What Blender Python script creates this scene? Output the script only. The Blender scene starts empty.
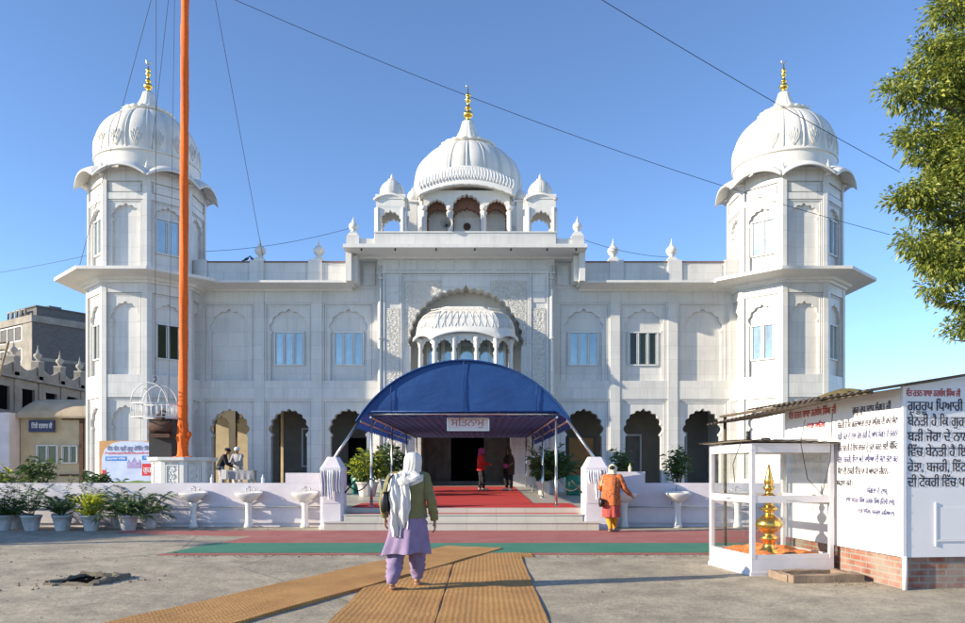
import bpy, bmesh, math, random
import numpy as np
from mathutils import Vector, Matrix
random.seed(7)
rng = np.random.default_rng(7)
S = bpy.context.scene
COL = S.collection
PI = math.pi

# ---------------------------------------------------------------- camera, sky, sun, exposure
cam = bpy.data.cameras.new('camera')
cam.sensor_width = 36.0
cam.lens = 28.35
cam.shift_y = 0.1622
cam.clip_start = 0.05
cam.clip_end = 3000
co = bpy.data.objects.new('camera', cam)
co.location = (0.72, 0, 1.45)
co.rotation_euler = (PI / 2, 0, 0)
COL.objects.link(co)
S.camera = co
SUN_EL = math.radians(18.5)
SUN_TRAVEL = Vector((3.7, 1.0, 0)).normalized() * math.cos(SUN_EL) + Vector((0, 0, -math.sin(SUN_EL)))
w = bpy.data.worlds.new('World')
S.world = w
w.use_nodes = True
bg = w.node_tree.nodes['Background']
sky = w.node_tree.nodes.new('ShaderNodeTexSky')
sky.sky_type = 'NISHITA'
sky.sun_disc = False
sky.sun_elevation = SUN_EL
sky.sun_rotation = math.atan2(-SUN_TRAVEL.x, -SUN_TRAVEL.y)
sky.altitude = 1000
sky.air_density = 0.75
sky.dust_density = 0.0
sky.ozone_density = 3.3
w.node_tree.links.new(sky.outputs[0], bg.inputs[0])
bg.inputs[1].default_value = 0.15
sl = bpy.data.lights.new('sun', 'SUN')
sl.energy = 4.6
sl.angle = math.radians(0.5)
sl.color = (1.0, 0.87, 0.66)
so = bpy.data.objects.new('sun', sl)
so.rotation_euler = SUN_TRAVEL.to_track_quat('-Z', 'Y').to_euler()
COL.objects.link(so)
S.view_settings.view_transform = 'Standard'
S.view_settings.look = 'None'
S.view_settings.gamma = 1.0
S.view_settings.use_curve_mapping = False
S.view_settings.exposure = 1.0

# ---------------------------------------------------------------- materials
class NT:
    def __init__(s, name):
        s.m = bpy.data.materials.new(name)
        s.m.use_nodes = True
        s.t = s.m.node_tree
        s.b = s.t.nodes['Principled BSDF']
    def n(s, kind, **kw):
        nd = s.t.nodes.new('ShaderNode' + kind)
        for k, v in kw.items():
            if k.startswith('i_'):
                nd.inputs[k[2:].replace('_', ' ')].default_value = v
            else:
                setattr(nd, k, v)
        return nd
    def l(s, a, b): s.t.links.new(a, b)
    def ramp(s, fac, stops):
        r = s.n('ValToRGB')
        e = r.color_ramp.elements
        e[0].position, e[0].color = stops[0][0], c4(stops[0][1])
        e[1].position, e[1].color = stops[-1][0], c4(stops[-1][1])
        for p, c in stops[1:-1]:
            x = e.new(p); x.color = c4(c)
        s.l(fac, r.inputs[0])
        return r.outputs[0]
    def mix(s, fac, a, b, mode='MIX'):
        x = s.n('MixRGB', blend_type=mode)
        for i, v in ((0, fac), (1, a), (2, b)):
            if hasattr(v, 'is_linked'): s.l(v, x.inputs[i])
            else: x.inputs[i].default_value = v if i == 0 else c4(v)
        return x.outputs[0]
    def math(s, op, a, b=0.0):
        x = s.n('Math', operation=op)
        for i, v in ((0, a), (1, b)):
            if hasattr(v, 'is_linked'): s.l(v, x.inputs[i])
            else: x.inputs[i].default_value = v
        return x.outputs[0]
    def coord(s, which='Object', scale=(1, 1, 1)):
        tc = s.n('TexCoord')
        mp = s.n('Mapping')
        mp.inputs['Scale'].default_value = scale
        s.l(tc.outputs[which], mp.inputs[0])
        return mp.outputs[0]
    def noise(s, vec, scale, detail=6, rough=0.6):
        x = s.n('TexNoise')
        x.inputs['Scale'].default_value = scale
        x.inputs['Detail'].default_value = detail
        x.inputs['Roughness'].default_value = rough
        s.l(vec, x.inputs['Vector'])
        return x.outputs[0]
    def bump(s, h, strength=0.3, dist=0.01):
        x = s.n('Bump')
        x.inputs['Strength'].default_value = strength
        x.inputs['Distance'].default_value = dist
        s.l(h, x.inputs['Height'])
        s.l(x.outputs[0], s.b.inputs['Normal'])
    def base(s, c):
        if hasattr(c, 'is_linked'): s.l(c, s.b.inputs['Base Color'])
        else: s.b.inputs['Base Color'].default_value = c4(c)

def c4(c):
    if isinstance(c, (int, float)): return (c, c, c, 1)
    return tuple(c) if len(c) == 4 else tuple(c) + (1,)

def plain(name, c, rough=0.6, var=0.12, scale=6, bump=0.0, metal=0.0, bscale=40):
    """a solid colour with soft mottling and optional fine bump"""
    n = NT(name)
    v = n.coord()
    f = n.noise(v, scale, 5)
    lo = tuple(x * (1 - var) for x in c); hi = tuple(min(1, x * (1 + var)) for x in c)
    n.base(n.ramp(f, [(0.3, lo), (0.7, hi)]))
    n.b.inputs['Roughness'].default_value = rough
    n.b.inputs['Metallic'].default_value = metal
    if bump:
        n.bump(n.noise(v, bscale, 4), bump, 0.02)
    return n.m

def marble(name, c, joints=True, bw=1.05, rh=0.62, stain=0.42, rough=0.42, carve=False, mort=0.80):
    n = NT(name)
    uv = n.coord('UV')
    ob = n.coord('Object')
    clouds = n.noise(ob, 0.9, 6, 0.62)
    col = n.ramp(clouds, [(0.3, tuple(x * 0.9 for x in c)), (0.62, c), (0.8, tuple(x * 0.955 for x in c))])
    st = n.noise(n.coord('Object', (3.2, 3.2, 0.2)), 1.7, 8, 0.72)
    col = n.mix(n.math('MULTIPLY', n.ramp(st, [(0.49, 0), (0.72, 1)]), stain), col, (0.42, 0.40, 0.36))
    if joints:
        br = n.n('TexBrick', offset=0.5)
        br.inputs['Scale'].default_value = 1.0
        br.inputs['Brick Width'].default_value = bw
        br.inputs['Row Height'].default_value = rh
        br.inputs['Mortar Size'].default_value = 0.012
        br.inputs['Mortar Smooth'].default_value = 0.3
        br.inputs['Color1'].default_value = (1, 1, 1, 1)
        br.inputs['Color2'].default_value = (0.88, 0.89, 0.90, 1)
        br.inputs['Mortar'].default_value = (mort, mort, mort, 1)
        n.l(uv, br.inputs['Vector'])
        col = n.mix(1.0, col, br.outputs[0], 'MULTIPLY')
    n.base(col)
    n.b.inputs['Roughness'].default_value = rough
    if carve:
        vo = n.n('TexVoronoi', feature='SMOOTH_F1')
        vo.inputs['Scale'].default_value = 16
        mpn = n.mix(0.25, uv, n.n('TexNoise', i_Scale=5.0).outputs[1])
        n.l(mpn, vo.inputs['Vector'])
        wv = n.n('TexWave', wave_type='RINGS')
        wv.inputs['Scale'].default_value = 6.0
        wv.inputs['Distortion'].default_value = 9.0
        n.l(uv, wv.inputs['Vector'])
        n.bump(n.math('ADD', vo.outputs[0], n.math('MULTIPLY', wv.outputs[1], 0.5)), 0.8, 0.05)
    else:
        n.bump(n.noise(ob, 9, 4), 0.06, 0.02)
    return n.m

def glassy(name, c, rough=0.06, metal=0.55):
    n = NT(name)
    n.base(n.ramp(n.noise(n.coord('Object', (1, 1, 1)), .9, 2), [(0.35, tuple(x * .78 for x in c)), (0.65, c)]))
    n.b.inputs['Roughness'].default_value = rough
    n.b.inputs['Metallic'].default_value = metal
    n.bump(n.noise(n.coord(), 1.6, 3), 0.10, 0.06)
    return n.m

def clear_glass(name):
    n = NT(name)
    tr = n.n('BsdfTransparent'); tr.inputs[0].default_value = (0.93, 0.95, 0.94, 1)
    gl = n.n('BsdfGlossy'); gl.inputs['Roughness'].default_value = 0.02
    fr = n.n('LayerWeight'); fr.inputs[0].default_value = 0.5
    mx = n.n('MixShader')
    n.l(n.math('ADD', n.math('MULTIPLY', n.math('POWER', fr.outputs[1], 4.0), 0.8), 0.055), mx.inputs[0]); n.l(tr.outputs[0], mx.inputs[1]); n.l(gl.outputs[0], mx.inputs[2])
    n.l(mx.outputs[0], n.t.nodes['Material Output'].inputs[0])
    return n.m

def ground_mat():
    n = NT('worn_concrete')
    v = n.coord()
    big = n.noise(v, 0.28, 6, 0.65)
    mid = n.noise(v, 2.2, 8, 0.7)
    fine = n.noise(v, 20, 7, 0.85)
    c = n.ramp(big, [(0.3, (0.32, 0.288, 0.237)), (0.5, (0.44, 0.397, 0.325)), (0.7, (0.54, 0.49, 0.402))])
    c = n.mix(0.75, c, n.ramp(mid, [(0.3, (0.5, 0.49, 0.47)), (0.68, (1.15, 1.12, 1.06))]), 'MULTIPLY')
    c = n.mix(0.8, c, n.ramp(fine, [(0.28, (0.42, 0.42, 0.42)), (0.6, (1.18, 1.16, 1.1))]), 'MULTIPLY')
    grit = n.noise(v, 7.5, 8, 0.8)
    c = n.mix(0.45, c, n.ramp(grit, [(0.34, (0.5, 0.49, 0.47)), (0.5, (0.98, 0.97, 0.95)), (0.66, (1.3, 1.27, 1.2))]), 'MULTIPLY')
    patch = n.noise(v, 0.75, 9, 0.72)
    c = n.mix(n.math('MULTIPLY', n.ramp(patch, [(0.52, 0), (0.66, 1)]), 0.45), c, (0.13, 0.115, 0.095))
    scr = n.noise(n.coord('Object', (1.2, 5.0, 1)), 2.6, 8, 0.75)
    c = n.mix(n.math('MULTIPLY', n.ramp(scr, [(0.58, 0), (0.72, 1)]), 0.4), c, (0.55, 0.50, 0.42))
    vo = n.n('TexVoronoi', feature='DISTANCE_TO_EDGE')
    vo.inputs['Scale'].default_value = 0.17
    wp = n.mix(0.3, v, n.n('TexNoise', i_Scale=0.9, i_Detail=9.0).outputs[1])
    n.l(wp, vo.inputs['Vector'])
    crack = n.ramp(vo.outputs[0], [(0.0, 0.45), (0.0035, 1.0)])
    c = n.mix(0.6, c, crack, 'MULTIPLY')
    vs = n.n('TexVoronoi'); vs.inputs['Scale'].default_value = 38
    n.l(v, vs.inputs['Vector'])
    spk = n.ramp(vs.outputs[0], [(0.10, 1), (0.2, 0)])
    c = n.mix(n.math('MULTIPLY', spk, 0.35), c, (0.5, 0.47, 0.41))
    n.base(c)
    n.b.inputs['Roughness'].default_value = 0.92
    h = n.math('ADD', n.math('MULTIPLY', mid, 0.8), n.math('ADD', n.math('MULTIPLY', fine, 0.5), n.math('MULTIPLY', grit, 1.2)))
    n.bump(h, 0.75, 0.03)
    return n.m

def coir_mat():
    n = NT('coir_fibre')
    v = n.coord('Object')
    wv = n.n('TexWave', wave_type='BANDS', bands_direction='Y')
    wv.inputs['Scale'].default_value = 6.5; wv.inputs['Distortion'].default_value = 1.6; wv.inputs['Detail'].default_value = 2.0
    wv.inputs['Detail Scale'].default_value = 3.0
    n.l(v, wv.inputs['Vector'])
    wx = n.n('TexWave', wave_type='BANDS', bands_direction='X')
    wx.inputs['Scale'].default_value = 5.5; wx.inputs['Distortion'].default_value = 2.2
    n.l(v, wx.inputs['Vector'])
    f = n.noise(v, 1.3, 6, 0.65)
    fi = n.noise(v, 34, 5, 0.8)
    c = n.ramp(f, [(0.3, (0.38, 0.188, 0.055)), (0.55, (0.50, 0.265, 0.083)), (0.75, (0.59, 0.335, 0.118))])
    wm = n.math('MULTIPLY', wv.outputs[1], n.math('ADD', n.math('MULTIPLY', wx.outputs[1], 0.5), 0.5))
    c = n.mix(0.5, c, n.ramp(wm, [(0.0, (0.42, 0.36, 0.29)), (0.45, (1.08, 1.08, 1.06))]), 'MULTIPLY')
    c = n.mix(0.5, c, n.ramp(fi, [(0.3, (0.6, 0.6, 0.6)), (0.65, (1.1, 1.1, 1.1))]), 'MULTIPLY')
    n.base(c)
    n.b.inputs['Roughness'].default_value = 0.95
    n.bump(n.math('ADD', wm, n.math('MULTIPLY', fi, 0.9)), 0.55, 0.015)
    return n.m

def carpet_mat(name, c, dust=0.35, dustc=(0.42, 0.36, 0.3)):
    n = NT(name)
    v = n.coord()
    f = n.noise(v, 1.1, 7, 0.7)
    fi = n.noise(v, 70, 3)
    col = n.mix(n.math('MULTIPLY', n.ramp(f, [(0.35, 0), (0.72, 1)]), dust), c, dustc)
    col = n.mix(0.4, col, n.ramp(fi, [(0.3, (0.65, 0.65, 0.65)), (0.65, (1.1, 1.1, 1.1))]), 'MULTIPLY')
    n.base(col)
    n.b.inputs['Roughness'].default_value = 0.95
    n.bump(n.math('ADD', fi, n.noise(v, 3.5, 4)), 0.4, 0.015)
    return n.m

def brick_mat(name, c1, c2, mort, scale=1.0, bw=0.23, rh=0.078, plaster=0.0, pc=(0.4, 0.37, 0.33)):
    n = NT(name)
    uv = n.coord('UV')
    br = n.n('TexBrick')
    br.inputs['Scale'].default_value = scale
    br.inputs['Brick Width'].default_value = bw
    br.inputs['Row Height'].default_value = rh
    br.inputs['Mortar Size'].default_value = 0.012
    br.inputs['Color1'].default_value = c4(c1)
    br.inputs['Color2'].default_value = c4(c2)
    br.inputs['Mortar'].default_value = c4(mort)
    n.l(uv, br.inputs['Vector'])
    f = n.noise(n.coord(), 5, 6, 0.7)
    col = n.mix(0.6, br.outputs[0], n.ramp(f, [(0.3, (0.6, 0.6, 0.6)), (0.7, (1.15, 1.12, 1.1))]), 'MULTIPLY')
    if plaster:
        col = n.mix(n.math('MULTIPLY', n.ramp(n.noise(n.coord(), 2.6, 5), [(0.36, 0), (0.62, 1)]), plaster), col, pc)
    n.base(col)
    n.b.inputs['Roughness'].default_value = 0.9
    n.bump(n.math('ADD', br.outputs[1], n.math('MULTIPLY', f, -0.6)), 0.5, -0.02)
    return n.m

def leaf_mat(name, c):
    n = NT(name)
    f = n.noise(n.coord(), 2.5, 4)
    n.base(n.ramp(f, [(0.3, tuple(x * 0.65 for x in c)), (0.7, tuple(x * 1.3 for x in c))]))
    n.b.inputs['Roughness'].default_value = 0.5
    tl = n.n('BsdfTranslucent'); tl.inputs[0].default_value = c4(tuple(min(1, x * 1.5) for x in c))
    mx = n.n('MixShader'); mx.inputs[0].default_value = 0.28
    n.l(n.b.outputs[0], mx.inputs[1]); n.l(tl.outputs[0], mx.inputs[2])
    n.l(mx.outputs[0], n.t.nodes['Material Output'].inputs[0])
    return n.m

def fabric(name, c, pattern=None, rough=0.9, wrinkle=0.35):
    n = NT(name)
    v = n.coord()
    col = n.ramp(n.noise(v, 9, 5), [(0.3, tuple(x * 0.85 for x in c)), (0.7, tuple(min(1, x * 1.1) for x in c))])
    if pattern:
        vo = n.n('TexVoronoi'); vo.inputs['Scale'].default_value = pattern[1]
        n.l(v, vo.inputs['Vector'])
        col = n.mix(n.ramp(vo.outputs[0], [(0.28, 1), (0.42, 0)]), col, pattern[0])
    n.base(col)
    n.b.inputs['Roughness'].default_value = rough
    n.bump(n.math('ADD', n.noise(v, 14, 3), n.math('MULTIPLY', n.noise(v, 120, 2), 0.3)), wrinkle, 0.02)
    return n.m

M = {}
M['marble'] = marble('white_marble', (0.68, 0.665, 0.635))
M['marble_small'] = marble('white_marble_small_blocks', (0.685, 0.67, 0.64), bw=0.55, rh=0.45)
M['carved'] = marble('carved_marble', (0.71, 0.685, 0.63), joints=False, carve=True)
M['white'] = marble('white_lime_paint', (0.70, 0.685, 0.65), joints=False, stain=0.32, rough=0.5)
M['dome'] = marble('dome_plaster', (0.68, 0.66, 0.61), joints=False, stain=0.2, rough=0.38)
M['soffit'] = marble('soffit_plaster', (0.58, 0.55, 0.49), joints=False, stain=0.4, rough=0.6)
M['coping'] = plain('red_stone_coping', (0.20, 0.10, 0.08), 0.8)
M['cream'] = plain('cream_plaster', (0.50, 0.41, 0.27), 0.8, 0.14, 2.0, 0.1)
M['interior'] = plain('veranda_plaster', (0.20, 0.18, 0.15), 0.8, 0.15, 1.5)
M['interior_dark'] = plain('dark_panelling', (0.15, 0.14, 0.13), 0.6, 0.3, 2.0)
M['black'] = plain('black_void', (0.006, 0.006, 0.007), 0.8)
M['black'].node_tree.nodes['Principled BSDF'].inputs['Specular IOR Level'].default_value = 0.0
M['window'] = glassy('reflective_window_glass', (0.44, 0.53, 0.54))
M['window_dark'] = glassy('dark_window_glass', (0.05, 0.06, 0.04), 0.08, 0.25)  # dark panes; on the gurdwara the tone paints in a reflected tree
M['frame'] = plain('aluminium_frame', (0.62, 0.63, 0.63), 0.4, 0.05)
M['gold'] = plain('gilded_brass', (0.86, 0.52, 0.11), 0.22, 0.08, 8, 0.05, 1.0)
M['paint'] = plain('white_gloss_paint', (0.66, 0.63, 0.64), 0.45, 0.07, 3, 0.08)
M['lilac'] = plain('lilac_white_paint', (0.64, 0.60, 0.635), 0.6, 0.1, 1.7, 0.15)
M['porcelain'] = plain('porcelain', (0.70, 0.68, 0.65), 0.15, 0.04)
M['steel'] = plain('stainless_steel', (0.55, 0.55, 0.54), 0.3, 0.08, 5, 0, 0.9)
M['chrome'] = plain('tap_chrome', (0.6, 0.6, 0.6), 0.15, 0.04, 5, 0, 1.0)
M['rust'] = plain('rusty_iron', (0.075, 0.035, 0.022), 0.8, 0.4, 9, 0.3)
M['blackmetal'] = plain('black_metal', (0.02, 0.018, 0.018), 0.55, 0.3)
M['cable'] = plain('black_cable', (0.03, 0.03, 0.035), 0.7)
M['orange'] = fabric('saffron_cloth', (0.80, 0.13, 0.008), None, 0.8, 0.5)
M['blue_tarp'] = None
M['floor'] = marble('terrace_marble', (0.52, 0.49, 0.43), True, 0.6, 0.6, 0.25, 0.35)
M['step'] = marble('step_stone', (0.56, 0.53, 0.46), True, 0.7, 0.6, 0.4, 0.6)
M['ground'] = ground_mat()
M['coir'] = coir_mat()
M['red_ground'] = carpet_mat('faded_red_carpet', (0.34, 0.085, 0.08), 0.6, (0.40, 0.22, 0.19))
M['green_ground'] = carpet_mat('green_carpet', (0.02, 0.19, 0.12), 0.25, (0.2, 0.28, 0.22))
M['red_carpet'] = carpet_mat('red_carpet', (0.50, 0.018, 0.018), 0.1, (0.4, 0.1, 0.08))
M['brick'] = brick_mat('kiosk_brick', (0.33, 0.085, 0.045), (0.24, 0.07, 0.04), (0.27, 0.24, 0.20), plaster=0.72, pc=(0.30, 0.265, 0.22))
M['greybrick'] = brick_mat('grey_brick', (0.13, 0.125, 0.125), (0.11, 0.105, 0.105), (0.16, 0.155, 0.15), bw=0.4, rh=0.18)
M['concrete'] = plain('raw_concrete', (0.25, 0.23, 0.2), 0.9, 0.25, 1.2, 0.3, 0, 14)
M['concrete_light'] = plain('light_concrete', (0.40, 0.37, 0.32), 0.9, 0.2, 1.2, 0.3, 0, 14)
M['asbestos'] = plain('weathered_roof_sheet', (0.17, 0.14, 0.115), 0.85, 0.3, 3, 0.2)
M['tarp_mustard'] = fabric('mustard_tarpaulin', (0.11, 0.085, 0.028), None, 0.7, 0.5)
M['panel'] = plain('white_sheet_panel', (0.70, 0.68, 0.69), 0.4, 0.04, 1.5)
M['navy'] = plain('navy_sign_paint', (0.02, 0.03, 0.09), 0.5)
M['ink'] = plain('black_paint', (0.012, 0.012, 0.03), 0.6)
M['redink'] = plain('red_paint', (0.40, 0.025, 0.02), 0.6)
M['whiteink'] = plain('white_paint', (0.8, 0.8, 0.82), 0.6)
M['blueink'] = plain('blue_paint', (0.025, 0.035, 0.15), 0.6)
M['skyprint'] = plain('pale_blue_print', (0.52, 0.60, 0.80), 0.5, 0.15, 2)
M['bluepill'] = plain('azure_print', (0.03, 0.22, 0.62), 0.5)
M['redprint'] = plain('red_print', (0.62, 0.03, 0.04), 0.5)
M['greenprint'] = plain('green_print', (0.16, 0.24, 0.05), 0.6, 0.4, 9)
M['purpleprint'] = plain('purple_print', (0.36, 0.30, 0.52), 0.6, 0.3, 12)
M['plywood'] = plain('orange_plywood', (0.55, 0.30, 0.12), 0.7, 0.15, 3)
M['planter'] = plain('white_planter_paint', (0.50, 0.47, 0.46), 0.7, 0.3, 5, 0.3)
M['soil'] = plain('potting_soil', (0.05, 0.035, 0.02), 1.0, 0.3, 20, 0.5)
M['palm'] = leaf_mat('palm_leaf', (0.065, 0.12, 0.028))
M['palm_dark'] = leaf_mat('dark_palm_leaf', (0.036, 0.075, 0.022))
M['lime'] = leaf_mat('lime_leaf', (0.46, 0.48, 0.04))
M['shrub'] = leaf_mat('shrub_leaf', (0.10, 0.14, 0.03))
M['leaf_a'] = leaf_mat('tree_leaf', (0.19, 0.225, 0.032))
M['leaf_b'] = leaf_mat('tree_leaf_light', (0.29, 0.31, 0.05))
M['leaf_c'] = leaf_mat('tree_leaf_deep', (0.085, 0.125, 0.024))
M['bark'] = plain('bark', (0.10, 0.075, 0.05), 0.95, 0.35, 9, 0.6)
M['bamboo'] = plain('bamboo', (0.30, 0.22, 0.12), 0.7, 0.2, 5)
M['greenbin'] = plain('green_plastic', (0.01, 0.16, 0.09), 0.4)
M['towel'] = fabric('white_towel', (0.74, 0.74, 0.77))
M['towel_grey'] = fabric('grey_towel', (0.40, 0.40, 0.46))
M['marigold'] = fabric('orange_altar_cloth', (0.72, 0.19, 0.05), ((0.75, 0.33, 0.10), 26))
M['skin'] = plain('skin', (0.33, 0.17, 0.095), 0.5, 0.08, 14)
M['hair'] = plain('black_hair', (0.012, 0.010, 0.010), 0.45)
M['lavender'] = fabric('lavender_cotton', (0.235, 0.175, 0.30))
M['olive'] = fabric('olive_knit', (0.185, 0.172, 0.072), None, 0.95, 0.45)
M['veil'] = fabric('white_veil', (0.66, 0.64, 0.61))
M['blackbag'] = plain('black_leather', (0.012, 0.012, 0.014), 0.35)
M['orange_print'] = fabric('orange_print_cotton', (0.50, 0.14, 0.04), ((0.16, 0.05, 0.03), 22))
M['rose'] = fabric('rose_cotton', (0.42, 0.075, 0.06))
M['yellow'] = fabric('yellow_cotton', (0.62, 0.28, 0.015))
M['paleyellow'] = fabric('pale_scarf', (0.72, 0.62, 0.42))
M['redjacket'] = fabric('red_jacket', (0.60, 0.02, 0.02))
M['pinkscarf'] = fabric('magenta_scarf', (0.42, 0.05, 0.22))
M['blackcloth'] = fabric('black_cloth', (0.012, 0.012, 0.016))
M['brownshawl'] = fabric('brown_shawl', (0.060, 0.038, 0.024))
M['shoe'] = plain('pale_shoe', (0.6, 0.55, 0.48), 0.6)
M['greycloth'] = fabric('grey_cloth', (0.33, 0.33, 0.36))
M['pigeon'] = plain('pigeon_feathers', (0.05, 0.05, 0.06), 0.7)
M['clear'] = clear_glass('clear_pane')
M['oldbrick'] = plain('weathered_brick_kerb', (0.24, 0.175, 0.125), 0.95, 0.3, 4, 0.5, 0, 30)
M['lattice'] = plain('blue_grey_lattice', (0.06, 0.12, 0.32), 0.6)
M['lining'] = None
M['tanroof'] = plain('tan_roof_felt', (0.40, 0.33, 0.24), 0.85, 0.2, 1.5, 0.2)
M['redsoffit'] = plain('red_brown_soffit', (0.20, 0.10, 0.07), 0.85)
M['roofboard'] = plain('weathered_board', (0.55, 0.49, 0.40), 0.85, 0.2, 3, 0.2)
M['darkrim'] = plain('broken_dark_concrete', (0.17, 0.145, 0.11), 0.95, 0.3, 5, 0.5, 0, 30)
M['faded'] = plain('faded_red_lettering', (0.42, 0.20, 0.26), 0.6)
M['horn'] = plain('grey_horn', (0.35, 0.35, 0.34), 0.4)

def blue_tarp():
    n = NT('blue_canopy_fabric')
    v = n.coord()
    f = n.noise(v, 1.2, 5)
    n.base(n.ramp(f, [(0.3, (0.010, 0.060, 0.225)), (0.7, (0.016, 0.085, 0.30))]))
    n.b.inputs['Roughness'].default_value = 0.55
    n.bump(n.noise(n.coord('Object', (1, 1, 2.5)), 1.8, 4), 0.4, 0.06)
    tl = n.n('BsdfTranslucent'); tl.inputs[0].default_value = (0.008, 0.04, 0.2, 1)
    mx = n.n('MixShader'); mx.inputs[0].default_value = 0.25
    n.l(n.b.outputs[0], mx.inputs[1]); n.l(tl.outputs[0], mx.inputs[2])
    n.l(mx.outputs[0], n.t.nodes['Material Output'].inputs[0])
    return n.m
M['blue_tarp'] = blue_tarp()
M['lining'] = leaf_mat('blue_lining', (0.02, 0.065, 0.30))

# ---------------------------------------------------------------- mesh helpers
class MB:
    def __init__(s, mats):
        s.bm = bmesh.new(); s.T = Matrix.Identity(4); s.mats = mats if isinstance(mats, list) else [mats]
        s.mi = 0
    def at(s, loc=(0, 0, 0), rz=0.0):
        s.T = Matrix.Translation(loc) @ Matrix.Rotation(rz, 4, 'Z'); return s
    def V(s, p): return s.bm.verts.new(s.T @ Vector(p))
    def F(s, vs, smooth=False):
        try: f = s.bm.faces.new(vs)
        except ValueError: return None
        f.smooth = smooth; f.material_index = s.mi
        return f
    def quad(s, *pts): return s.F([s.V(p) for p in pts])
    def box(s, x0, x1, y0, y1, z0, z1, taper=0.0):
        t = taper
        b = [s.V(p) for p in ((x0, y0, z0), (x1, y0, z0), (x1, y1, z0), (x0, y1, z0))]
        u = [s.V(p) for p in ((x0 + t, y0 + t, z1), (x1 - t, y0 + t, z1), (x1 - t, y1 - t, z1), (x0 + t, y1 - t, z1))]
        s.F(b[::-1]); s.F(u)
        for i in range(4): s.F([b[i], b[(i + 1) % 4], u[(i + 1) % 4], u[i]])
        return s
    def prism(s, pts, y0, y1, cap=True):
        a = [s.V((x, y0, z)) for x, z in pts]; b = [s.V((x, y1, z)) for x, z in pts]
        n = len(pts)
        if cap: s.F(a); s.F(b[::-1])
        for i in range(n): s.F([a[i], a[(i + 1) % n], b[(i + 1) % n], b[i]])
        return s
    def arch_wall(s, x0, x1, z0, z1, ol, y, depth, back=False):
        """wall panel facing -Y with an opening that reaches its lower edge; reveal goes back by depth"""
        pts = [(x0, z0)] + list(ol) + [(x1, z0), (x1, z1), (x0, z1)]
        s.F([s.V((a, y, c)) for a, c in pts])
        a = [s.V((p[0], y, p[1])) for p in ol]; b = [s.V((p[0], y + depth, p[1])) for p in ol]
        for i in range(len(ol) - 1): s.F([a[i], a[i + 1], b[i + 1], b[i]])
        if back: s.F([s.V((a_, y + depth, c)) for a_, c in pts])
        return s
    def lathe(s, prof, n=32, c=(0, 0, 0), rf=None, smooth=True, cap=True, a0=0.0, a1=2 * PI):
        rings = []
        full = abs(a1 - a0 - 2 * PI) < 1e-6
        m = n if full else n + 1
        for r, z in prof:
            ring = []
            for i in range(m):
                a = a0 + (a1 - a0) * i / n
                rr = r * (rf(a, z) if rf else 1)
                ring.append(s.V((c[0] + rr * math.cos(a), c[1] + rr * math.sin(a), c[2] + z)))
            rings.append(ring)
        for k in range(len(rings) - 1):
            for i in range(n):
                j = (i + 1) % m
                s.F([rings[k][i], rings[k][j], rings[k + 1][j], rings[k + 1][i]], smooth)
        if cap and full:
            s.F(rings[0][::-1]); s.F(rings[-1])
        return s
    def rings(s, rings, closed=True, smooth=True, cap=False):
        vs = [[s.V(p) for p in r] for r in rings]
        n = len(vs[0])
        for k in range(len(vs) - 1):
            for i in range(n if closed else n - 1):
                j = (i + 1) % n
                s.F([vs[k][i], vs[k][j], vs[k + 1][j], vs[k + 1][i]], smooth)
        if cap: s.F(vs[0][::-1]); s.F(vs[-1])
        return s
    def tube(s, pts, r, n=8, smooth=True):
        pts = [Vector(p) for p in pts]
        rr = r if isinstance(r, (list, tuple)) else [r] * len(pts)
        out = []
        for i, p in enumerate(pts):
            d = (pts[min(i + 1, len(pts) - 1)] - pts[max(i - 1, 0)]).normalized()
            u = d.cross(Vector((0, 0, 1)))
            if u.length < 1e-3: u = Vector((1, 0, 0))
            u.normalize(); v = d.cross(u)
            out.append([p + (u * math.cos(2 * PI * k / n) + v * math.sin(2 * PI * k / n)) * rr[i] for k in range(n)])
        return s.rings(out, True, smooth, True)
    def sheet(s, fn, nu, nv, smooth=True):
        g = [[s.V(fn(i / nu, j / nv)) for j in range(nv + 1)] for i in range(nu + 1)]
        for i in range(nu):
            for j in range(nv): s.F([g[i][j], g[i + 1][j], g[i + 1][j + 1], g[i][j + 1]], smooth)
        return s
    def ball(s, c, r, n=12):
        r = r if isinstance(r, (tuple, list)) else (r, r, r)
        h = n // 2
        pr = [[(c[0] + r[0] * math.sin(PI * k / h) * math.cos(2 * PI * i / n), c[1] + r[1] * math.sin(PI * k / h) * math.sin(2 * PI * i / n), c[2] - r[2] * math.cos(PI * k / h)) for i in range(n)] for k in range(1, h)]
        return s.rings(pr, True, True, True)
    def mesh(s, name, recalc=True):
        bm = s.bm
        if recalc: bmesh.ops.recalc_face_normals(bm, faces=bm.faces)
        big = [f for f in bm.faces if len(f.verts) > 4]
        if big: bmesh.ops.triangulate(bm, faces=big, ngon_method='EAR_CLIP')
        uv = bm.loops.layers.uv.new('UVMap')
        for f in bm.faces:
            n = f.normal
            if abs(n.z) < 0.7:
                t = Vector((-n.y, n.x, 0))
                if t.length < 1e-6: t = Vector((1, 0, 0))
                t.normalize()
                if t.x < -1e-4 or (abs(t.x) < 1e-4 and t.y < 0): t = -t
                for l in f.loops: l[uv].uv = (l.vert.co.dot(t), l.vert.co.z)
            else:
                for l in f.loops: l[uv].uv = (l.vert.co.x, l.vert.co.y)
        me = bpy.data.meshes.new(name)
        bm.to_mesh(me); bm.free()
        for m in s.mats: me.materials.append(m)
        return me
    def build(s, name, parent=None, label=None, cat=None, group=None, kind=None, recalc=True, origin=None):
        me = s.mesh(name, recalc)
        o = bpy.data.objects.new(name, me)
        COL.objects.link(o)
        if origin is not None:
            me.transform(Matrix.Translation(-Vector(origin))); o.location = origin
        if parent: o.parent = parent
        return tag(o, label, cat, group, kind)

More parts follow.
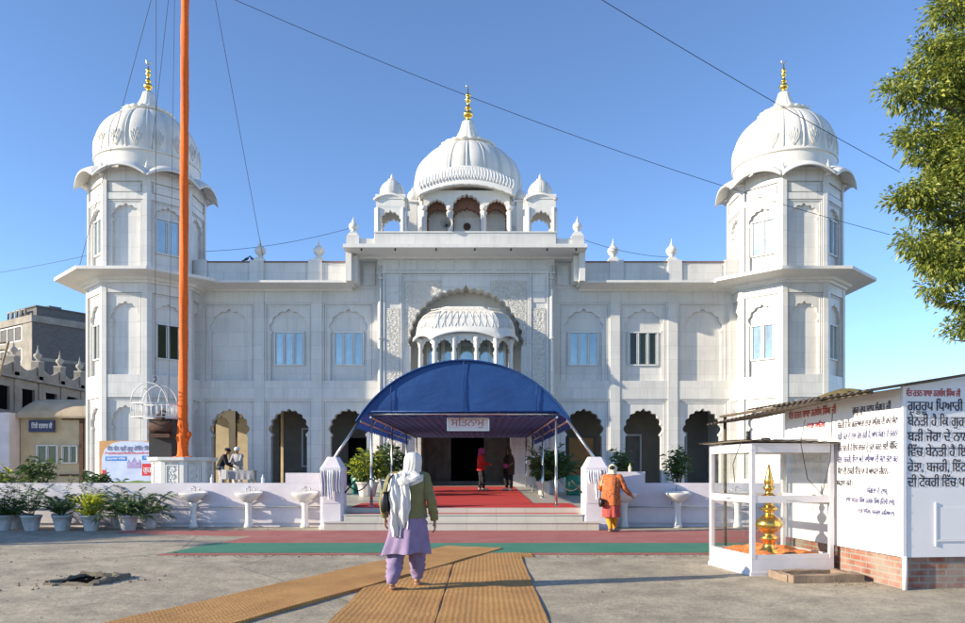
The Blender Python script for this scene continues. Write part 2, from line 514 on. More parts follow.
def tag(o, label=None, cat=None, group=None, kind=None):
    for k, v in (('label', label), ('category', cat), ('group', group), ('kind', kind)):
        if v: o[k] = v
    return o

def thing(name, label, cat, loc=(0, 0, 0), rz=0.0, group=None):
    o = bpy.data.objects.new(name, None)
    o.empty_display_size = 0.2
    o.location = loc; o.rotation_euler = (0, 0, rz)
    COL.objects.link(o)
    return tag(o, label, cat, group)

def dup(o, parent=None, label=None):
    c = o.copy(); COL.objects.link(c)
    pi = o.matrix_parent_inverse.copy(); c.parent = parent; c.matrix_parent_inverse = pi
    if label: c['label'] = label
    for ch in list(o.children): dup(ch, c)
    return c

def gur(s):
    """put the short-i sign before its consonant, as the glyphs are drawn in order"""
    out = []
    for ch in s:
        if ch == '\u0a3f' and out:
            k = len(out) - 1
            while k > 0 and out[k] in '\u0a3c\u0a4d': k -= 1
            out.insert(k, ch)
        else: out.append(ch)
    return ''.join(out)

def lettering(lines, mat_, name, parent, loc, rot, size, width=None, spacing=1.0, align='LEFT', bold=0.0):
    """painted letters: the glyph outlines filled row by row (non-zero winding) into one thin mesh"""
    cu = bpy.data.curves.new(name, 'FONT')
    cu.body = '\n'.join(gur(l) for l in lines)
    cu.size = size; cu.space_line = spacing; cu.align_x = align
    o = bpy.data.objects.new(name, cu)
    COL.objects.link(o)
    dg = bpy.context.evaluated_depsgraph_get()
    cv = o.evaluated_get(dg).to_curve(dg)
    from mathutils.geometry import interpolate_bezier
    E = []
    for sp in cv.splines:
        bp = sp.bezier_points; P = []
        for k in range(len(bp)):
            a, c = bp[k], bp[(k + 1) % len(bp)]
            P += interpolate_bezier(a.co, a.handle_right, c.handle_left, c.co, 6)[:-1]
        for k in range(len(P)):
            a, c = P[k], P[(k + 1) % len(P)]
            if a.y != c.y: E.append((a.x, a.y, c.x, c.y))
    bpy.data.objects.remove(o)
    V, F = [], []
    if E:
        E = np.array(E)
        y0, y1 = min(E[:, 1].min(), E[:, 3].min()), max(E[:, 1].max(), E[:, 3].max())
        st = size / 46
        y = y0 + st * .5
        while y < y1:
            m = ((E[:, 1] <= y) & (E[:, 3] > y)) | ((E[:, 3] <= y) & (E[:, 1] > y))
            e = E[m]
            xs = e[:, 0] + (y - e[:, 1]) / (e[:, 3] - e[:, 1]) * (e[:, 2] - e[:, 0])
            dr = np.sign(e[:, 3] - e[:, 1])
            od = np.argsort(xs); wn = 0; x0 = None; sp_ = []
            for q in od:
                was = wn; wn += dr[q]
                if was == 0 and wn != 0: x0 = xs[q] - bold
                elif was != 0 and wn == 0:
                    if sp_ and x0 <= sp_[-1][1]: sp_[-1][1] = xs[q] + bold
                    else: sp_.append([x0, xs[q] + bold])
            for a, c in sp_:
                k = len(V)
                V += [(a, y - st * .5, 0), (c, y - st * .5, 0), (c, y + st * .5, 0), (a, y + st * .5, 0)]
                F.append((k, k + 1, k + 2, k + 3))
            y += st
        xa = min(v[0] for v in V); xb = max(v[0] for v in V)
        k = width / (xb - xa) if width else 1
        V = [((v[0] - xa) * k, v[1], 0.001) for n_, v in enumerate(V)]
    me = bpy.data.meshes.new(name)
    me.from_pydata(V, [], F)
    me.materials.append(mat_)
    q = bpy.data.objects.new(name, me)
    COL.objects.link(q)
    q.parent = parent; q.location = loc; q.rotation_euler = rot
    return q

def cusps(hw, zs, za, n=9, b=0.33, x=0.0, m=5, tip=0.10, z0=None, notch=0.0):
    """multifoil arch outline from left springing to right springing; z0 adds straight legs"""
    P = []
    for i in range(n + 1):
        t = PI * i / n
        P.append(Vector((-hw * math.cos(t), zs + (za - zs) * math.sin(t) ** 0.9)))
    out = []
    for i in range(n):
        a, c = P[i], P[i + 1]
        d = c - a; nn = Vector((-d.y, d.x)).normalized()
        L = d.length
        for k in range(m if i < n - 1 else m + 1):
            q = k / m
            h = b * L * math.sin(PI * q)
            if n % 2 and i == n // 2: h = b * L * (1 - abs(2 * q - 1)) ** 0.75 + tip * L * max(0, 1 - abs(2 * q - 1) * 2.2)
            p = a + d * q + nn * h
            out.append((p.x + x, p.y))
    if z0 is not None:
        e = notch
        out = [(x - hw - 0.0, z0), (x - hw, zs - 3 * e)] + ([(x - hw + e, zs - 2 * e), (x - hw + e, zs - e)] if e else []) + out + ([(x + hw - e, zs - e), (x + hw - e, zs - 2 * e)] if e else []) + [(x + hw, zs - 3 * e), (x + hw, z0)]
    return out

def shell(o):
    return o

# ---------------------------------------------------------------- ground and setting
g = MB(M['ground'])
g.quad((-900, -60, 0), (900, -60, 0), (900, 1500, 0), (-900, 1500, 0))
g.build('ground', kind='structure', cat=None)

def wm(o):
    m = o.matrix_basis.copy()
    return (wm(o.parent) @ o.matrix_parent_inverse @ m) if o.parent else m

def fix(o, p):
    """parent o under p, its mesh being laid out in world coordinates"""
    o.parent = p
    o.matrix_parent_inverse = wm(p).inverted()
    return o

# terrace behind the low wall, draining gently to the front
t = MB([M['floor'], M['step']])
def tz(y): return 0.48 + (y - 18.35) * 0.0125
for a, b in ((-17.5, -3.13), (-3.13, 3.74), (3.74, 17.5)):
    y0 = 18.95 if a != -3.13 else 18.35
    t.mi = 0
    t.quad((a, y0, tz(y0)), (b, y0, tz(y0)), (b, 40, tz(40)), (a, 40, tz(40)))
    t.mi = 1
    t.quad((a, y0, 0), (b, y0, 0), (b, y0, tz(y0)), (a, y0, tz(y0)))
t.mi = 1
for x in (-17.5, 17.5): t.quad((x, 18.95, 0), (x, 40, 0), (x, 40, tz(40)), (x, 18.95, tz(18.95)))
t.build('terrace', kind='structure')
steps = thing('entrance_steps', 'two pale stone entrance steps leading up to the red carpet', 'steps', (0.3, 18.0, 0))
for y0, y1, x0, x1, z in ((17.62, 18.0, -2.95, 3.42, 0.17), (18.0, 18.35, -2.57, 3.10, 0.33)):
    q = MB(M['step']); q.box(x0, x1, y0, 18.348, 0.001 if z < .2 else 0.172, z)
    q.box(x0 - .01, x1 + .01, y0 - 0.02, y0 + .3, z, z + 0.025)
    fix(q.build('step'), steps)
del q

# ---------------------------------------------------------------- the gurdwara
G = thing('gurdwara', 'white marble domed gurdwara with two octagonal corner towers', 'temple', (0, 36, 0.6))
YW, YB = 33.3, 32.8
ZF = 0.5

def window(hw, z0, z1, lights, mats, fr=0.055):
    """window facing -Y, glass plane at y=0.03, frame proud towards -Y"""
    b = MB(mats)
    b.mi = 1
    b.quad((-hw, 0.03, z0), (hw, 0.03, z0), (hw, 0.03, z1), (-hw, 0.03, z1))
    b.mi = 0
    b.box(-hw, hw, -0.04, 0.06, z0 - fr, z0); b.box(-hw, hw, -0.04, 0.06, z1, z1 + fr)
    for k in range(lights + 1):
        x = -hw + 2 * hw * k / lights
        f = fr * (1.0 if k in (0, lights) else 0.75)
        b.box(x - f / 2, x + f / 2, -0.036, 0.055, z0, z1)
    for k in range(lights):
        xa = -hw + 2 * hw * k / lights; xb = -hw + 2 * hw * (k + 1) / lights
        b.box(xa + .05, xa + .075, -0.01, 0.05, z0 + .03, z1 - .03); b.box(xb - .075, xb - .05, -0.01, 0.05, z0 + .03, z1 - .03)
    return b

def bars(b, x0, x1, z0, z1, y0, y1, w_=0.05, bottom=False):
    b.box(x0, x0 + w_, y0, y1, z0, z1); b.box(x1 - w_, x1, y0, y1, z0, z1)
    b.box(x0 + w_, x1 - w_, y0, y1, z1 - w_, z1)
    if bottom: b.box(x0 + w_, x1 - w_, y0, y1, z0, z0 + w_)

def face_panel(b, hw, z0, z1, ah, zs, za, y, d=0.12):
    """recessed panel with a blind multifoil arch, step frame round it"""
    ol = cusps(ah, zs, za, 7, 0.25, 0, 5, 0.3, z0, 0.05)
    b.arch_wall(-hw, hw, z0, z1, ol, y, d)
    bars(b, -hw + .03, hw - .03, z0, z1 - .03, y - 0.035, y + 0.002, 0.035)
    bars(b, -hw + .10, hw - .10, z0, z1 - .10, y - 0.018, y + 0.002, 0.025)

# ---- one tower, laid out round its own axis
AP = 2.25; HF = AP * math.tan(PI / 8)
C8 = 1 / math.cos(PI / 8)
TOWER_X, TOWER_Y = 13.9, 33.25
def build_tower():
    b = MB([M['marble'], M['marble_small']])
    for k in range(8):
        b.at((0, 0, 0), k * PI / 4)
        b.mi = 0
        for sx in (-1, 1):
            xa, xb = sorted((sx * HF, sx * (HF - 0.2)))
            b.box(xa, xb, -AP, -AP + 0.25, 0.62, 9.12)
            xa, xb = sorted((sx * (HF - .02), sx * (HF - 0.19)))
            b.box(xa, xb, -AP + .045, -AP + 0.25, 9.45, 13.75)
        w_ = HF - 0.2
        b.mi = 1
        for z0, z1 in ((0.5, 1.0), (4.35, 5.28), (8.63, 9.12)):
            b.box(-w_, w_, -AP + 0.02, -AP + 0.25, z0, z1)
        b.mi = 0
        face_panel(b, w_, 5.28, 8.63, 0.56, 7.55, 8.20, -AP + 0.10)
        face_panel(b, w_, 1.0, 4.35, 0.56, 3.2, 3.95, -AP + 0.10)
        face_panel(b, w_ + .01, 9.6, 12.46, 0.56, 11.73, 12.22, -AP + 0.13, 0.13)
        b.box(-w_, w_, -AP + 0.07, -AP + 0.28, 12.46, 12.72)
        b.box(-w_, w_, -AP + 0.15, -AP + 0.28, 12.72, 13.2)
        b.box(-w_ + .1, w_ - .1, -AP + 0.10, -AP + 0.16, 12.78, 13.13)
        b.box(-w_, w_, -AP + 0.07, -AP + 0.28, 13.2, 13.75)
        b.box(-w_, w_, -AP + 0.07, -AP + 0.28, 9.45, 9.6)
    b.at()
    b.lathe([((AP - .22) * C8, 0.4), ((AP - .22) * C8, 9.3)], 8, smooth=False, a0=PI / 8, a1=PI / 8 + 2 * PI)
    b.lathe([((AP - .26) * C8, 9.3), ((AP - .26) * C8, 13.9)], 8, smooth=False, a0=PI / 8, a1=PI / 8 + 2 * PI)
    b.lathe([((AP + .1) * C8, 0.45), ((AP + .1) * C8, 0.85), ((AP + .03) * C8, 0.95), ((AP + .03) * C8, 0.96)], 8, smooth=False, a0=PI / 8, a1=PI / 8 + 2 * PI)
    tw = b.build('tower')
    # flat octagonal eave at first floor ceiling
    e = MB([M['white'], M['soffit']])
    pr = [(2.15, 9.0), (2.32, 9.02), (2.34, 9.10), (2.46, 9.13), (2.50, 9.22), (2.66, 9.25), (3.33, 9.285), (3.35, 9.30), (3.35, 9.42), (2.2, 9.50), (2.1, 9.5)]
    e.lathe([(r * C8, z) for r, z in pr], 8, smooth=False, cap=False, a0=PI / 8, a1=PI / 8 + 2 * PI)
    e.build('eave', tw)
    # curved eave under the dome
    e = MB(M['white'])
    for k in range(8):
        e.at((0, 0, 0), k * PI / 4)
        rg = []
        for i in range(17):
            s_ = -1 + i / 8
            arch = 0.40 * max(0, 1 - abs(s_) ** 2.2)
            col = []
            def P(tt, dz):
                ap = 2.05 + 0.62 * tt + 0.10 * (1 - s_ * s_) * tt
                return (s_ * ap * math.tan(PI / 8), -ap, 13.30 + arch + 0.34 * (1 - tt ** 1.7) + dz)
            col += [P(q / 6, 0.0) for q in range(7)]
            col += [P(1.0, -0.10)]
            col += [P(1 - q / 6 * .93 - .04, -0.10 + 0.02 * math.sin(q)) for q in range(6)]
            rg.append(col)
        e.rings(rg, True, True, True)
    e.build('curved_eave', tw)
    for k in range(8):
        a = PI / 8 + k * PI / 4
        p = MB(M['white'])
        p.lathe([(.10, 0), (.11, .06), (.06, .1), (.10, .2), (.11, .28), (.05, .38), (.065, .42), (.02, .52), (.0, .66)], 10)
        o = p.build('pinnacle', tw); o.location = (2.42 * math.cos(a), 2.42 * math.sin(a), 13.42)
    dome_obj(tw, 13.5, [(1.96, 0), (2.04, .35), (2.09, .8), (2.11, 1.0), (2.17, 1.03), (2.17, 1.10), (2.11, 1.13), (2.14, 1.45), (2.12, 1.75), (2.04, 2.1), (1.89, 2.42), (1.66, 2.74), (1.36, 3.02), (1.04, 3.22), (0.82, 3.32)], 1.13, 16, True)
    neck_finial(tw, 16.83, .98, 17.84, 1.3)
    # windows on the four slanting faces
    wl = window(0.5, 6.02, 7.40, 2, [M['frame'], M['window']]).mesh('window')
    wu = window(0.5, 10.40, 11.78, 2, [M['frame'], M['window']]).mesh('window')
    for k in (1, 3, 5, 7):
        for me, ap in ((wl, AP - .22), (wu, AP - .245)):
            o = bpy.data.objects.new('window', me); COL.objects.link(o); o.parent = tw
            a = k * PI / 4
            o.rotation_euler = (0, 0, a)
            o.location = (ap * math.sin(a) * 1.0 + 0.045 * math.sin(a), -(ap + 0.045) * math.cos(a), 0)
    return tw

def dome_obj(parent, z0, prof, zrib, gores, motifs, c=(0, 0), mat_='dome', amp=1.0):
    d = MB(M[mat_])
    fine = []
    for i in range(len(prof) - 1):
        for q in range(4):
            f = q / 4
            p0 = prof[max(i - 1, 0)]; p1 = prof[i]; p2 = prof[i + 1]; p3 = prof[min(i + 2, len(prof) - 1)]
            cr = [0.5 * (2 * p1[j] + (p2[j] - p0[j]) * f + (2 * p0[j] - 5 * p1[j] + 4 * p2[j] - p3[j]) * f * f + (3 * p1[j] - p0[j] - 3 * p2[j] + p3[j]) * f ** 3) for j in (0, 1)]
            fine.append((cr[0], cr[1]))
    fine.append(prof[-1])
    def rf(a, z):
        if z < zrib + .02: return 1.0
        u = (a * gores / (2 * PI)) % 1.0
        dd = min(u, 1 - u)
        fall = min(1.0, (z - zrib) / .15)
        return 1 + amp * fall * (0.022 * math.sin(PI * u) ** 0.6 - 0.014 + 0.034 * math.exp(-(dd / 0.03) ** 2) - 0.026 * math.exp(-((dd - 0.085) / 0.03) ** 2))
    d.lathe(fine, gores * 18, (c[0], c[1], z0), rf)
    def rad(z):
        for i in range(len(fine) - 1):
            if fine[i][1] <= z <= fine[i + 1][1]:
                f = (z - fine[i][1]) / max(1e-6, fine[i + 1][1] - fine[i][1])
                return fine[i][0] + (fine[i + 1][0] - fine[i][0]) * f
        return fine[-1][0]
    if motifs:
        for k in range(gores):
            ac = (k + 0.5) * 2 * PI / gores
            for j in (-2, -1, 0, 1, 2):
                for sd in (-1, 1):
                    pts = []
                    for q in range(7):
                        f = q / 6
                        z = zrib + 0.08 + f * (0.75 - 0.09 * abs(j))
                        a = ac + j * 0.045 * f ** 0.8 * 1.2 + sd * 0.019 * math.sin(PI * min(1, f * 1.02)) 
                        r = rad(z) * 1.012
                        pts.append((c[0] + r * math.cos(a), c[1] + r * math.sin(a), z0 + z))
                    d.tube(pts, 0.013, 5)
    return d.build('dome', parent)

def neck_finial(parent, z, r, zf, h, c=(0, 0)):
    n = MB(M['dome'])
    k = 20
    q_ = zf - z
    n.lathe([(r * .9, -.08), (r * 1.06, -.02), (r * 1.08, .05), (r * .9, .10), (r * .70, .10), (r * .57, .27 * q_), (r * .44, .45 * q_), (r * .34, .64 * q_), (r * .27, .84 * q_), (r * .23, q_)], k * 6, (c[0], c[1], z),
            lambda a, zz: 1 + (0.05 * abs(math.sin(a * k / 2)) if zz < .12 else 0.03 * abs(math.sin(a * 8))))
    n.build('lotus_neck', parent)
    f = MB(M['gold'])
    pr = [(.13, 0), (.17, .03), (.10, .08), (.08, .12), (.15, .2), (.20, .28), (.15, .36), (.07, .40), (.07, .44), (.12, .49), (.12, .53), (.06, .57), (.055, .70), (.075, .72), (.075, .745), (.13, .79), (.10, .82), (.05, .85), (.10, .93), (.12, .97), (.06, 1.0), (.03, 1.06), (.012, 1.25)]
    f.lathe([(a * h / 1.3, b * h / 1.25) for a, b in pr], 16, (c[0], c[1], zf))
    zc = zf + h * 1.03
    for i in range(9):
        pass
    f.tube([(c[0] + .10 * math.cos(a), c[1], zc + .04 + .10 * math.sin(a)) for a in [PI * 0.9 + q * PI * 1.2 / 8 for q in range(9)]], .018, 5)
    f.build('finial', parent)

tl = build_tower()
fix(tl, G)
tl.matrix_parent_inverse = wm(G).inverted(); tl.location = (-TOWER_X, TOWER_Y, 0)
tr = dup(tl, G); tr.location = (TOWER_X, TOWER_Y, 0)
wdk = window(0.5, 6.02, 7.40, 2, [M['frame'], M['window_dark']]).mesh('window')  # left tower panes coloured dark for the tree they would reflect
for c_ in tl.children:
    if c_.name.startswith('window') and c_.location.y < 0 and max(v_.co.z for v_ in c_.data.vertices) < 8: c_.data = wdk

# ---- wings
BAYS = [(4.03, 6.32), (6.74, 8.86), (9.27, 11.55)]
winmesh = window(0.64, 6.02, 7.40, 3, [M['frame'], M['window']]).mesh('window')
win_tree_refl = window(0.64, 6.02, 7.40, 3, [M['frame'], M['window_dark']]).mesh('window')  # tree reflection put into the pane colour
for sgn in (-1, 1):
    b = MB([M['marble'], M['marble_small'], M['interior']])
    def X(a, c): return (a, c) if sgn > 0 else (-c, -a)
    # pilasters between bays
    for a, c in ((3.8, 4.03), (6.32, 6.74), (8.86, 9.27), (11.55, 11.9)):
        x0, x1 = X(a, c); b.mi = 0
        b.box(x0, x1, YW, YW + .45, ZF, 9.25)
    for a, c in BAYS:
        x0, x1 = X(a, c); xc = (x0 + x1) / 2; hw = (x1 - x0) / 2
        b.at((xc, 0, 0)); b.mi = 1
        b.box(-hw, hw, YW + .03, YW + .45, 4.47, 5.28)
        b.mi = 0
        b.box(-hw, hw, YW + .03, YW + .45, 8.72, 9.25)
        ol = cusps(0.80, 7.5, 8.33, 7, 0.25, 0, 5, 0.3, 5.28, 0.05)
        b.arch_wall(-hw, hw, 5.28, 8.72, ol, YW + .13, 0.12)
        bars(b, -hw, hw, 5.28, 8.72, YW + .07, YW + .14, 0.09)
        bars(b, -hw + .12, hw - .12, 5.28, 8.6, YW + .10, YW + .132, 0.06)
        b.quad((-hw, YW + .25, 5.2), (hw, YW + .25, 5.2), (hw, YW + .25, 8.8), (-hw, YW + .25, 8.8))
        ol = cusps(0.80, 3.0, 3.96, 9, 0.30, 0, 5, 0.3, ZF, 0.06)
        b.arch_wall(-hw, hw, ZF, 4.47, ol, YW + .13, 0.34)
        bars(b, -hw, hw, ZF, 4.47, YW + .07, YW + .14, 0.09)
        bars(b, -hw + .12, hw - .12, ZF, 4.35, YW + .10, YW + .132, 0.06)
    b.at(); b.mi = 2
    x0, x1 = X(1.95, 11.75)
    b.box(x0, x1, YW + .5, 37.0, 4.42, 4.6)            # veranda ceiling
    b.build('wing_wall', None)
    o = bpy.data.objects['wing_wall' if sgn < 0 else 'wing_wall.001']
    fix(o, G)
    # windows of the two inner bays
    for i in (0, 1):
        x0, x1 = X(*BAYS[i])
        q = bpy.data.objects.new('window', win_tree_refl if (sgn > 0 and i == 1) else winmesh)
        COL.objects.link(q); fix(q, G); q.location = ((x0 + x1) / 2, YW + .215, 0)
        if sgn > 0 and i == 1: q['label'] = 'window with white mullions, panes darkened to imitate a tree reflection'
    # eave of the wing
    e = MB(M['white'])
    x0, x1 = X(4.95, 12.6)
    prof = [(YW + .3, 9.18), (YW - .10, 9.19), (YW - .12, 9.26), (YW - .26, 9.29), (YW - .30, 9.30), (32.2, 9.318), (32.2, 9.414), (YW + .3, 9.47)]
    e.rings([[(x, y, z) for y, z in prof] for x in (x0, x1)], True, False, True)
    fix(e.build('eave'), G)
    # parapet with stone coping
    p = MB([M['marble'], M['coping']])
    x0, x1 = X(4.99, 12.4)
    p.box(x0, x1, 32.95, 33.25, 9.45, 10.36)
    for a in (6.53, 9.05, 11.5):
        xx = sgn * a
        p.box(xx - .30, xx + .30, 32.86, 33.3, 9.45, 10.46)
    for a, c in ((5.1, 6.1), (6.95, 8.6), (9.45, 11.1)):
        xa, xb = X(a, c); p.box(xa, xb, 32.93, 33.0, 9.6, 10.25)
    p.mi = 1
    p.box(x0, x1, 32.90, 33.30, 10.36, 10.41)
    pp = fix(p.build('parapet'), G)
    for a in (6.4, 8.95):
        u = MB(M['white'])
        u.box(-.26, .26, -.26, .26, 0, .10); u.box(-.18, .18, -.18, .18, .1, .2)
        u.lathe([(.12, .2), (.15, .24), (.09, .28), (.22, .38), (.28, .52), (.26, .64), (.15, .76), (.06, .82), (.10, .86), (.04, .92), (.015, 1.1), (.0, 1.2)], 16, (0, 0, 0), lambda an, z: 1 + (0.05 * abs(math.sin(an * 6)) if .3 < z < .8 else 0))
        uo = u.build('urn_finial'); fix(uo, pp); uo.location = (sgn * a, 33.08, 10.42); uo.scale = (.85, .85, .88)

# ---- central block
b = MB([M['marble'], M['marble_small'], M['carved'], M['soffit']])
NZ, NA = 6.72, 9.24
ol = cusps(2.40, NZ, NA - .06, 21, 0.26, 0, 5, 0.5, 4.4, 0.0)
b.mi = 0
b.arch_wall(-2.72, 2.72, 4.4, 9.87, ol, YB + .06, 1.0)
b.mi = 2
for sx in (-1, 1):                     # carved spandrels and pilaster panels
    side = [p for p in ol if p[0] * sx > 0.9 and p[1] >= NZ]
    side = sorted(side, key=lambda p: p[1]) if True else side
    pts = [(sx * 2.62, NZ)] + [(p[0] + sx * .02, p[1] + .03) for p in side]
    top = pts[-1]
    pts += [(top[0], 9.55), (sx * 2.62, 9.55)]
    vs = [b.V((x, YB + .045, z)) for x, z in pts]; b.F(vs)
    x0, x1 = sorted((sx * 2.86, sx * 3.42)); 
    b.box(x0, x1, YB - .005, YB + .1, 5.0, 8.35)
    b.box(x0, x1, YB - .005, YB + .1, 1.2, 4.0)
b.mi = 0
for sx in (-1, 1):
    x0, x1 = sorted((sx * 2.72, sx * 3.82)); b.box(x0, x1, YB + .03, YB + .9, ZF, 9.87)
    for xx, w_ in ((2.76, .07), (3.5, .07)):
        xa, xb = sorted((sx * xx, sx * (xx + w_))); b.box(xa, xb, YB - .03, YB + .04, ZF + .4, 9.87)
    b.tube([(sx * 3.70, YB + .02, 0.9), (sx * 3.70, YB + .02, 10.2)], 0.09, 12)
    for z in (1.0, 4.6, 7.0, 9.6): b.lathe([(.12, 0), (.13, .05), (.10, .1)], 12, (sx * 3.70, YB + .02, z))
    x0, x1 = sorted((sx * 2.86, sx * 3.42)); b.box(x0, x1, YB - .005, YB + .1, 8.6, 8.9); b.box(x0, x1, YB - .005, YB + .1, 9.05, 9.7)
    # step wall beside the block and the return of the eave
    x0, x1 = sorted((sx * 3.8, sx * 5.0)); b.box(x0, x1, YW + .02, YW + .6, 9.25, 10.6)
    x0, x1 = sorted((sx * 3.98, sx * 4.5)); b.box(x0, x1, YW - .06, YW + .05, 9.45, 10.3)
b.mi = 1
b.box(-3.82, 3.82, YB, YB + .9, 9.87, 10.55)
b.mi = 0
for k in range(9):
    x = -3.2 + k * .8
    b.box(x - .3, x + .3, YB - .03, YB + .05, 10.0, 10.42)
b.box(-3.84, 3.84, YB - .05, YB + .05, 9.85, 9.91)
bars(b, -2.74, 2.74, 4.4, 9.82, YB + .01, YB + .065, 0.06)
b.box(-2.72, 2.72, YB + .06, YB + .6, 3.95, 4.4)
for sx in (-1, 1):
    x0, x1 = sorted((sx * 1.95, sx * 2.72)); b.box(x0, x1, YB + .12, YB + .7, ZF, 3.95)
b.mi = 3
b.quad((-2.6, YB + 1.06, 4.3), (2.6, YB + 1.06, 4.3), (2.6, YB + 1.06, 9.4), (-2.6, YB + 1.06, 9.4))
b.box(-2.45, 2.45, YB + .065, YB + 1.06, 5.0, 5.2)
fix(b.build('central_block'), G)

e = MB([M['white'], M['soffit']])
YE = 31.4
prof = [(YB + .4, 10.44), (YB - .12, 10.46), (YB - .16, 10.52), (YB - .34, 10.54), (YE + .05, 10.555), (YE, 10.57), (YE, 10.72), (YB + .4, 10.78)]
e.rings([[(x, y, z) for y, z in prof] for x in (-5.05, 5.05)], True, False, True)
for sx in (-1, 1):
    x0, x1 = sorted((sx * 4.80, sx * 5.04))
    e.box(x0, x1, YE + .55, YW + .2, 9.33, 10.56)
    e.box(min(sx * 4.6, sx * 4.8), max(sx * 4.6, sx * 4.8), YE + .9, YW + .2, 9.40, 10.5)
fix(e.build('eave'), G)

p = MB([M['marble'], M['white']])
p.box(-3.78, 3.78, 31.75, 32.1, 10.74, 11.28)
p.mi = 1
p.box(-3.82, 3.82, 31.71, 32.14, 11.28, 11.33)
p.mi = 0
for sx in (-1, 1):
    x0, x1 = sorted((sx * 3.78, sx * 5.0)); p.box(x0, x1, 31.9, 32.2, 10.74, 11.08)
    x0, x1 = sorted((sx * 4.45, sx * 4.98)); p.box(x0, x1, 31.82, 32.28, 10.74, 11.2)
pp = fix(p.build('parapet'), G)
for sx in (-1, 1):
    u = MB(M['white'])
    u.box(-.24, .24, -.24, .24, 0, .10); u.box(-.17, .17, -.17, .17, .1, .2)
    u.lathe([(.12, .2), (.15, .24), (.09, .28), (.2, .36), (.23, .46), (.21, .56), (.12, .66), (.05, .72), (.08, .76), (.03, .82), (.0, 1.0)], 16, (0, 0, 0), lambda an, z: 1 + (0.05 * abs(math.sin(an * 6)) if .3 < z < .7 else 0))
    uo = u.build('urn_finial'); fix(uo, pp); uo.location = (sx * 4.72, 32.05, 11.2); uo.scale = (.85, .85, .9)
for i, x in enumerate((-4.3, -2.9, -1.2, 0.4, 1.9, 3.4, 4.6)):
    s_ = MB(M['blackmetal']); s_.tube([(x, YE + .12, 10.60), (x, YE + .10, 10.46)], .035, 8)
    fix(s_.build('rain_spout'), G)

# ---- niche window and projecting balcony
q = window(1.72, 5.45, 7.2, 5, [M['frame'], M['window']]).build('window')
fix(q, G); q.location = (0, YB + .98, 0)
bal = MB([M['white'], M['carved']])
base = [(-1.95, YB + 1.0), (-1.95, 32.62), (-1.30, 32.12), (1.30, 32.12), (1.95, 32.62), (1.95, YB + 1.0)]
def off(pts, d):
    r = []
    for x, y in pts: r.append((x + (d if x > 0 else -d) * (1.0 if abs(x) > 1.6 else 0.55), y - (d if y < 33 else 0)))
    return r
lo = [(x, y, 5.0) for x, y in off(base, .1)]; hi = [(x, y, 5.25) for x, y in off(base, .1)]
bal.rings([lo, hi], True, False, True)
bal.rings([[(x * .8, y * 0.2 + 33.6 * .8, 4.4) for x, y in base], lo], True, False, True)
# arch screens between the columns
def screen(p0, p1, hw, n=7):
    d = Vector((p1[0] - p0[0], p1[1] - p0[1], 0)); L = d.length
    bal.T = Matrix.Translation(((p0[0] + p1[0]) / 2, (p0[1] + p1[1]) / 2, 0)) @ Matrix.Rotation(math.atan2(d.y, d.x), 4, 'Z')
    bal.arch_wall(-L / 2, L / 2, 5.25, 7.15, cusps(hw, 6.35, 6.86, n, .3, 0, 4, .3, 5.25, 0.03), -0.03, .1, True)
    bal.at()
cols = [(-1.95, 32.62), (-1.30, 32.12), (-.47, 32.12), (.47, 32.12), (1.30, 32.12), (1.95, 32.62)]
for a, c in zip(cols[:-1], cols[1:]): screen(a, c, .30 if abs(a[0] + c[0]) > .1 else .37)
for sx in (-1, 1):
    screen((sx * 1.95, 32.62), (sx * 1.95, YB + .95), .42)
# roof: skirt with arched lower edge, swelling petalled cover
def roof_ring(d, zf, n=12):
    out = []
    seg = list(zip(base[:-1], base[1:]))
    for (a, c) in seg:
        for i in range(n):
            f = i / n
            x = a[0] + (c[0] - a[0]) * f; y = a[1] + (c[1] - a[1]) * f
            out.append((x, y, f, (a, c)))
    out.append((base[-1][0], base[-1][1], 1.0, seg[-1]))
    res = []
    for k, (x, y, f, sgm) in enumerate(out):
        px, py = off([(x, y)], d)[0] if d > -0.01 else (x * (1 + d / 1.95), y + (33.7 - y) * (-d / 1.95))
        wide = abs(sgm[0][0] - sgm[1][0]) > 2
        lift = (0.34 if wide else 0.20) * math.sin(PI * f) ** 0.8
        rib = 0.0
        res.append((px, py, zf(lift, f)))
    return res
rr = [roof_ring(0.02, lambda l, f: 6.98 + l * .9), roof_ring(0.30, lambda l, f: 6.80 + l), roof_ring(0.30, lambda l, f: 6.88 + l), roof_ring(0.20, lambda l, f: 7.03 + l * .8), roof_ring(0.16, lambda l, f: 7.22 + l * .5),
      roof_ring(0.14, lambda l, f: 7.42 + l * .25), roof_ring(0.06, lambda l, f: 7.70), roof_ring(-0.12, lambda l, f: 7.98), roof_ring(-.40, lambda l, f: 8.2), roof_ring(-.75, lambda l, f: 8.33), roof_ring(-.8, lambda l, f: 8.42)]
bal.rings(rr, False, True)
top = [bal.V(p) for p in rr[-1]]; bal.F(top)
NR = len(rr[0])
def on_roof(f, t_):                        # point on the cover: f round the front, t_ up rings 4..8
    q = 4 + t_ * 4; a = int(min(q, 7)); g_ = q - a
    i = f * (NR - 1); k = min(NR - 2, int(i)); h_ = i - k
    P = [Vector(rr[a + e][k]).lerp(Vector(rr[a + e][k + 1]), h_) for e in (0, 1)]
    return P[0].lerp(P[1], g_) + Vector((0, -.008, .008))
for k in range(26):                        # petals in relief on the cover
    fc = .22 + .56 * (k + .5) / 26
    for sd in (-1, 1):
        bal.tube([on_roof(fc + sd * .0095 * math.sin(PI * min(1, .15 + .85 * q / 7)), .12 + .80 * q / 7) for q in range(8)], .011, 4)
    bal.ball(on_roof(fc, 1.0) + Vector((0, 0, .06)), .035, 6)
